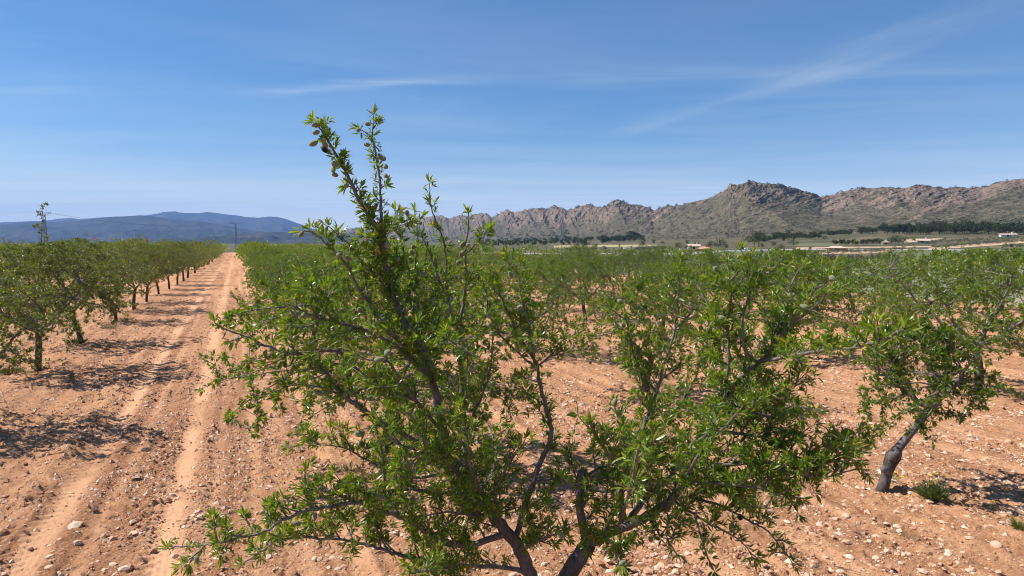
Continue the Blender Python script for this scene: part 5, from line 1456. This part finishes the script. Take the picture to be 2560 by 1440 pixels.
def background_trees():
    rnd = random.Random(31)
    near = [(1698, 625, 19, 'wide dark pine left of the red farmhouse'), (1717, 624, 12, 'low dark pine between the van and the pale house'), (1741, 617, 13, 'dark pine behind the roof of the red farmhouse'), (1719, 612, 12, 'slim cypress like tree above the pale house'),
            (1778, 622, 20, 'upright dark pine just right of the red farmhouse'), (1797, 622, 23, 'tallest round pine right of the red farmhouse'), (1814, 624, 14, 'low pine right of the two tall pines'), (1868, 610, 20, 'round pine on the plain left of the pole'), (1886, 615, 36, 'tall dark pine clump at the left end of the hillside pines'), (1896, 613, 32, 'dark pine behind the tall clump by the pole'), (1903, 621, 13, 'small pine by the road right of the white van'), (1947, 627, 17, 'round dark tree before the green field by the road'), (1933, 618, 14, 'small round pine left of the forked pylon'), (1984, 616, 17, 'broad green tree left of the small crop field'), (2061, 601, 12, 'lone round pine above the crop field'),
            (2155, 588, 22, 'dark pine at the left end of the upper pine wood'), (2240, 553, 22, 'tall pine standing alone high on the slope'), (2258, 553, 11, 'small pine right of the tall lone slope pine'), (2273, 554, 13, 'upper pine of the pair on the slope'), (2272, 561, 9, 'lower pine of the pair on the slope'), (2197, 519, 11, 'lone dark pine halfway up the ridge right'), (2140, 536, 10, 'lone round pine halfway up the ridge centre'), (1999, 551, 11, 'lone pine low on the slope under the big crag'), (1933, 582, 10, 'small round pine low on the slope above the clumps'), (1970, 584, 14, 'round pine low on the slope right of the clumps'),
            (2232, 612, 21, 'large dark pine beside the cream villa'), (2246, 611, 22, 'largest dark pine between villa and white garage'), (2258, 610, 17, 'dark pine next to the white garage'), (2255, 628, 14, 'bushy green tree in the field below the pink house'), (2238, 628, 12, 'small bushy tree beside the field below the villa'), (2040, 641, 12, 'dark bush at the left end of the bare orchard'), (2018, 641, 10, 'dark small bush before the bare orchard'), (1925, 640, 9, 'dark shrub left of the bare orchard'),
            (1445, 631, 22, 'dark pine clump left behind the orchard centre'), (1428, 631, 18, 'dark pine at the left of the central clump'), (1470, 631, 24, 'bushy pine in the central clump behind the orchard'), (1490, 630, 20, 'lighter green tree at the right of the central clump'), (1510, 630, 16, 'low tree right of the central clump'), (1603, 618, 14, 'dark pine below the slope left of the farm'), (1636, 611, 12, 'round pine left of the farm on the plain'), (1655, 611, 9, 'small pine left of the farm on the plain'), (2510, 621, 12, 'round dark shrub under the sandy bank at right'), (2530, 622, 14, 'green shrub under the sandy bank at right'), (2552, 620, 12, 'shrub under the sandy bank at the frame edge')]
    for i, (px, py, h, lab) in enumerate(near):
        plant_parts(px, py, h, lab, i, rnd)
    def strip(n, x0, x1, ya, yb, h0, h1, label, group, meshes=PINES, name='pine_tree', cat='tree', jy=2.0):
        for i in range(n):
            t = (i + rnd.random()) / n
            plant(name, meshes[rnd.randrange(len(meshes))], x0 + (x1 - x0) * t, ya + (yb - ya) * t + rnd.uniform(-jy, jy), rnd.uniform(h0, h1), label, cat, group, rnd)
    strip(72, 2212, 2580, 585, 584, 20, 31, 'dark pine in the dense pine wood below the right slope', 'pines of the wood below the ridge', jy=3.5)
    strip(10, 2150, 2206, 586, 580, 11, 18, 'dark pine in the small grove left of the wood', 'pines in the grove left of the wood')
    strip(14, 2066, 2128, 590, 588, 10, 17, 'dark pine in the long hillside clump above the ochre house', 'pines of the clump above the ochre house')
    strip(22, 1905, 2045, 605, 596, 12, 21, 'dark pine in the hillside clump right of the tall pole', 'pines of the hillside clump', jy=3)
    strip(6, 2045, 2062, 588, 587, 6, 9, 'small pine between the two hillside clumps', 'small pines between the clumps')
    strip(24, 2080, 2205, 613, 610, 9, 14, 'dark bushy tree in the hedge above the ochre house', 'bushy trees of the hedge above the ochre house', jy=1.2)
    strip(36, 1240, 1615, 613, 604, 9, 17, 'dark pine on the plain at the foot of the ridge', 'pines on the plain at the ridge foot', jy=4)
    strip(52, 1185, 1470, 612, 608, 6, 12, 'small dark pine of the belt along the ridge foot beyond the orchard', 'pines of the belt along the ridge foot', jy=6)
    strip(14, 1500, 1600, 609, 600, 12, 24, 'tall dark pine of the group at the slope foot', 'tall pines at the slope foot', jy=2)
    strip(12, 1590, 1660, 628, 625, 9, 13, 'light green bush in the hedge left of the red farmhouse', 'bushes of the hedge by the farm', OLIVES, 'bush', 'bush')
    strip(26, 2040, 2215, 634, 630, 9, 11, 'grey green olive tree in the row above the bare orchard', 'olive trees above the bare orchard', OLIVES, 'olive_tree', jy=.8)
    strip(46, 2330, 2580, 620.5, 603, 7, 10, 'olive tree on the sandy bank at far right', 'olive trees on the sandy bank', OLIVES, 'olive_tree', jy=1.2)
    strip(60, 2280, 2580, 609, 596, 5, 8, 'small olive tree in the grove above the sandy bank', 'olive trees of the upper grove', OLIVES, 'olive_tree', jy=4.5)
    strip(7, 2460, 2580, 648, 648, 14, 19, 'grey olive tree at the edge of the green field', 'olive trees by the green field', OLIVES, 'olive_tree', jy=1.2)
    strip(5, 2470, 2570, 660, 661, 7, 12, 'yellowish shrub on the sandy bank at right', 'shrubs on the near sandy bank', OLIVES, 'bush', 'bush')
    bs = [bare_mesh(s) for s in (1, 2, 3)]
    for r, (ya, yb, h, n) in enumerate(((654, 654, 17, 40), (650, 650.5, 15, 40), (646.5, 647, 13, 40), (666, 667, 8, 44))):
        strip(n, 1955, 2245 if r < 3 else 2170, ya, yb, h * .65, h * 1.1, 'leafless purplish brown shrub in the %s row of the bare orchard' % ('nearest tall', 'middle tall', 'back tall', 'low front')[r], 'leafless shrubs of the bare orchard', bs, 'bare_shrub', 'shrub', .35)
    # scrub dots all over the ridge: nobody could count them
    X, Y, Z, T, S, rocky = MOUNT
    rng = np.random.default_rng(44)
    i0 = rng.integers(8, 166, 30000); j0 = rng.integers(0, T.shape[1], 30000)
    t = T[i0, j0]; s = S[i0, j0]; rk = rocky[i0, j0]
    pk = np.where(t > .93, .5, .12 + .22 * rk * (s < .45) + .30 * (t < .45) * (s < .2))
    pk = pk * (0.35 + 1.4 * sstep((fbm(s * 40, t * 7, 95, 3) - .42) * 4))
    pk = np.where((s > .36) & (s < .45) & (t > .55), .6, pk)
    k = rng.random(len(i0)) < pk * 0.5
    i0, j0 = i0[k], j0[k]
    p = np.stack([X[i0, j0], Y[i0, j0], Z[i0, j0]], -1)
    sz = rng.uniform(1.0, 2.9, len(p)) * np.clip(p[:, 1] / 1100, .75, 1.5)
    V = []; Fs = []; tt = []; n0 = 0
    for m in range(3):
        sel = np.arange(len(p)) % 3 == m
        q = p[sel]; c = 26
        d = rng.normal(size=(len(q), c, 3)); d /= np.linalg.norm(d, axis=2, keepdims=True); d[..., 2] = np.abs(d[..., 2]) * 1.2
        pp = (q[:, None] + d * (sz[sel] * .62)[:, None, None]).reshape(-1, 3)
        v, f, t_ = leaf_mesh('s', pp, (d + rng.normal(size=d.shape) * .6).reshape(-1, 3), np.repeat(sz[sel] * .62, c), np.clip(rng.normal(.4, .3, len(pp)), 0, 1), None, rng, wide=1.6)
        V.append(v); Fs.append(f + n0); tt.append(t_); n0 += len(v)
    me = np_mesh('hillside_scrub', np.concatenate(V), np.concatenate(Fs), M_PINE, {'tint': np.concatenate(tt)})
    tag(link('hillside_scrub', me), 'dark scrub and small pines dotted over the rocky ridge', 'scrub', None, 'stuff')
    print('SCRUB', len(p))
background_trees()

# ------------------------------------------------------------------ air, sky, sun, camera
def haze():
    m = bpy.data.materials.new('thin_haze'); m.use_nodes = True
    nt = m.node_tree; nt.nodes.remove(nt.nodes['Principled BSDF'])
    v = nt.nodes.new('ShaderNodeVolumePrincipled')
    v.inputs['Color'].default_value = (0.28, 0.50, 1.0, 1)
    v.inputs['Density'].default_value = 6.0e-5
    v.inputs['Anisotropy'].default_value = 0.0
    nt.links.new(v.outputs[0], nt.nodes['Material Output'].inputs['Volume'])
    mb = MB(); mb.box(-18000, 18000, -17000, 17500, -12, 900)
    o = mb.build('haze', m); tag(o, 'thin bluish haze in the air over the valley', 'haze', None, 'stuff')
haze()

SUN_EL = R(49); SUN_AZ = math.atan2(-math.cos(R(9)), math.sin(R(9)))     # clockwise from +Y
sd = Vector((math.sin(SUN_AZ) * math.cos(SUN_EL), math.cos(SUN_AZ) * math.cos(SUN_EL), math.sin(SUN_EL)))
L = bpy.data.lights.new('sun', 'SUN'); L.energy = 5.0; L.angle = R(0.53); L.color = (1.0, 0.955, 0.89)
lo = bpy.data.objects.new('sun', L); COL.objects.link(lo); lo.rotation_euler = (-sd).to_track_quat('-Z', 'Y').to_euler()
lo.location = (0, 0, 60)

W = bpy.data.worlds.new('World'); SC.world = W; W.use_nodes = True
nt = W.node_tree; bg = nt.nodes['Background']
sky = nt.nodes.new('ShaderNodeTexSky'); sky.sky_type = 'NISHITA'; sky.sun_disc = False
sky.sun_elevation = SUN_EL; sky.sun_rotation = SUN_AZ % (2 * math.pi)
sky.altitude = 500; sky.air_density = 1.0; sky.dust_density = 0.2; sky.ozone_density = 5.0
tc = nt.nodes.new('ShaderNodeTexCoord')
sep = nt.nodes.new('ShaderNodeSeparateXYZ'); nt.links.new(tc.outputs['Generated'], sep.inputs[0])
zc = math_(nt, 'MAXIMUM', sep.outputs[2], 0.02)
cxy = nt.nodes.new('ShaderNodeCombineXYZ')
nt.links.new(math_(nt, 'DIVIDE', sep.outputs[0], zc), cxy.inputs[0]); nt.links.new(math_(nt, 'DIVIDE', sep.outputs[1], zc), cxy.inputs[1])
plane = cxy.outputs[0]            # high cirrus layer: position on a plane overhead, in units of its height

def cloud_pt(px, py):
    a, b = ray(px, py)
    return Vector((a / b, 1.0 / b, 0))

def streak(p0, p1, half, strength, seed, nscale=6.0, along=0.18, soft=0.0):
    """a cirrus streak between two points of the layer"""
    A, B = cloud_pt(*p0), cloud_pt(*p1)
    ang = math.atan2(B.y - A.y, B.x - A.x); Ln = (B - A).length
    mp = nt.nodes.new('ShaderNodeMapping'); mp.vector_type = 'TEXTURE'
    mp.inputs['Location'].default_value = A; mp.inputs['Rotation'].default_value = (0, 0, ang)
    nt.links.new(plane, mp.inputs['Vector'])
    wn = noise(nt, mp.outputs[0], 1.1, 3, .5); 
    s = nt.nodes.new('ShaderNodeSeparateXYZ'); nt.links.new(mp.outputs[0], s.inputs[0])
    yy = math_(nt, 'ADD', s.outputs[1], math_(nt, 'MULTIPLY', math_(nt, 'SUBTRACT', wn.outputs['Fac'], .5), half * 2.2))
    g = math_(nt, 'DIVIDE', yy, half)
    g = math_(nt, 'POWER', 2.718, math_(nt, 'MULTIPLY', math_(nt, 'MULTIPLY', g, g), -1.0))
    e0 = nt.nodes.new('ShaderNodeMapRange'); e0.interpolation_type = 'SMOOTHSTEP'
    nt.links.new(s.outputs[0], e0.inputs[0]); e0.inputs[1].default_value = -Ln * .05; e0.inputs[2].default_value = Ln * .25
    e1 = nt.nodes.new('ShaderNodeMapRange'); e1.interpolation_type = 'SMOOTHSTEP'
    nt.links.new(s.outputs[0], e1.inputs[0]); e1.inputs[1].default_value = Ln * 1.05; e1.inputs[2].default_value = Ln * .7
    mp2 = nt.nodes.new('ShaderNodeMapping'); mp2.inputs['Scale'].default_value = (along, 1, 1); mp2.inputs['Location'].default_value = (seed, seed * .7, 0)
    mp2.inputs['Rotation'].default_value = (0, 0, .25)
    nt.links.new(mp.outputs[0], mp2.inputs['Vector'])
    fn = noise(nt, mp2.outputs[0], nscale, 7, .62, .6)
    fr = ramp(nt, fn.outputs['Fac'], [(0.30, (0.12, 0.12, 0.12)), (0.75, (1, 1, 1))])
    x = math_(nt, 'MULTIPLY', math_(nt, 'MULTIPLY', g, e0.outputs[0]), e1.outputs[0])
    return math_(nt, 'MULTIPLY', math_(nt, 'MULTIPLY', x, fr.outputs[0]), strength * 0.72)

cl = None
for st in (((560, 236), (1290, 190), .10, .30, 1), ((780, 200), (1250, 210), .05, .22, 2), ((-120, 230), (260, 222), .10, .17, 3), ((1200, 205), (2700, 175), .20, .13, 4),
           ((1500, 350), (2250, 120), .15, .17, 5), ((1900, 240), (2700, -60), .20, .20, 6), ((1100, 500), (1320, 484), .32, .20, 7), ((960, 480), (1240, 430), .4, .14, 8),
           ((1280, 416), (1420, 400), .10, .16, 9), ((620, 388), (800, 376), .10, .10, 10), ((1550, 300), (2700, 240), .22, .08, 11), ((2100, 380), (2700, 330), .4, .08, 12), ((0, 420), (700, 470), .8, .10, 13)):
    s_ = streak(*st)
    cl = s_ if cl is None else math_(nt, 'ADD', cl, s_)
# thin veil everywhere
mpv = nt.nodes.new('ShaderNodeMapping'); mpv.inputs['Scale'].default_value = (.35, 1.0, 1); mpv.inputs['Rotation'].default_value = (0, 0, .18)
nt.links.new(plane, mpv.inputs['Vector'])
vn_ = noise(nt, mpv.outputs[0], .55, 8, .6, .8)
vr = ramp(nt, vn_.outputs['Fac'], [(0.42, (0, 0, 0)), (0.8, (.12, .12, .12))])
cl = math_(nt, 'ADD', cl, vr.outputs[0], True)
STR = 0.082
hsv = nt.nodes.new('ShaderNodeHueSaturation'); hsv.inputs['Saturation'].default_value = 1.19; hsv.inputs['Value'].default_value = 0.91
nt.links.new(sky.outputs[0], hsv.inputs['Color'])
# pale veil of humid air and far cirrus low over the horizon
zq = math_(nt, 'DIVIDE', sep.outputs[2], 0.074)
low = math_(nt, 'MULTIPLY', math_(nt, 'POWER', 2.718, math_(nt, 'MULTIPLY', math_(nt, 'MULTIPLY', zq, zq), -1.0)), 0.95)
cl = math_(nt, 'ADD', cl, math_(nt, 'MULTIPLY', low, math_(nt, 'ADD', vn_.outputs['Fac'], 0.58)), True)
tint = nt.nodes.new('ShaderNodeMix'); tint.data_type = 'RGBA'
nt.links.new(cl, tint.inputs[0]); nt.links.new(hsv.outputs[0], tint.inputs[6]); tint.inputs[7].default_value = (8.7, 8.9, 7.7, 1)
nt.links.new(tint.outputs[2], bg.inputs['Color']); bg.inputs['Strength'].default_value = STR

cam = bpy.data.cameras.new('camera'); cam.sensor_width = 36; cam.lens = F / 2560 * 36; cam.clip_start = .1; cam.clip_end = 60000
co = bpy.data.objects.new('camera', cam); COL.objects.link(co); co.location = (0, 0, CH); co.rotation_euler = (math.pi / 2 - PITCH, 0, 0)
SC.camera = co
SC.view_settings.view_transform = 'Standard'; SC.view_settings.look = 'None'; SC.view_settings.exposure = 0.62; SC.view_settings.gamma = 1
SC.render.engine = 'CYCLES'
SC.cycles.use_denoising = True
SC.cycles.filter_width = 1.0
SC.cycles.max_bounces = 6; SC.cycles.diffuse_bounces = 3; SC.cycles.glossy_bounces = 2; SC.cycles.transmission_bounces = 4; SC.cycles.volume_bounces = 1
SC.cycles.use_adaptive_sampling = True; SC.cycles.adaptive_threshold = 0.01
SC.cycles.sample_clamp_indirect = 8
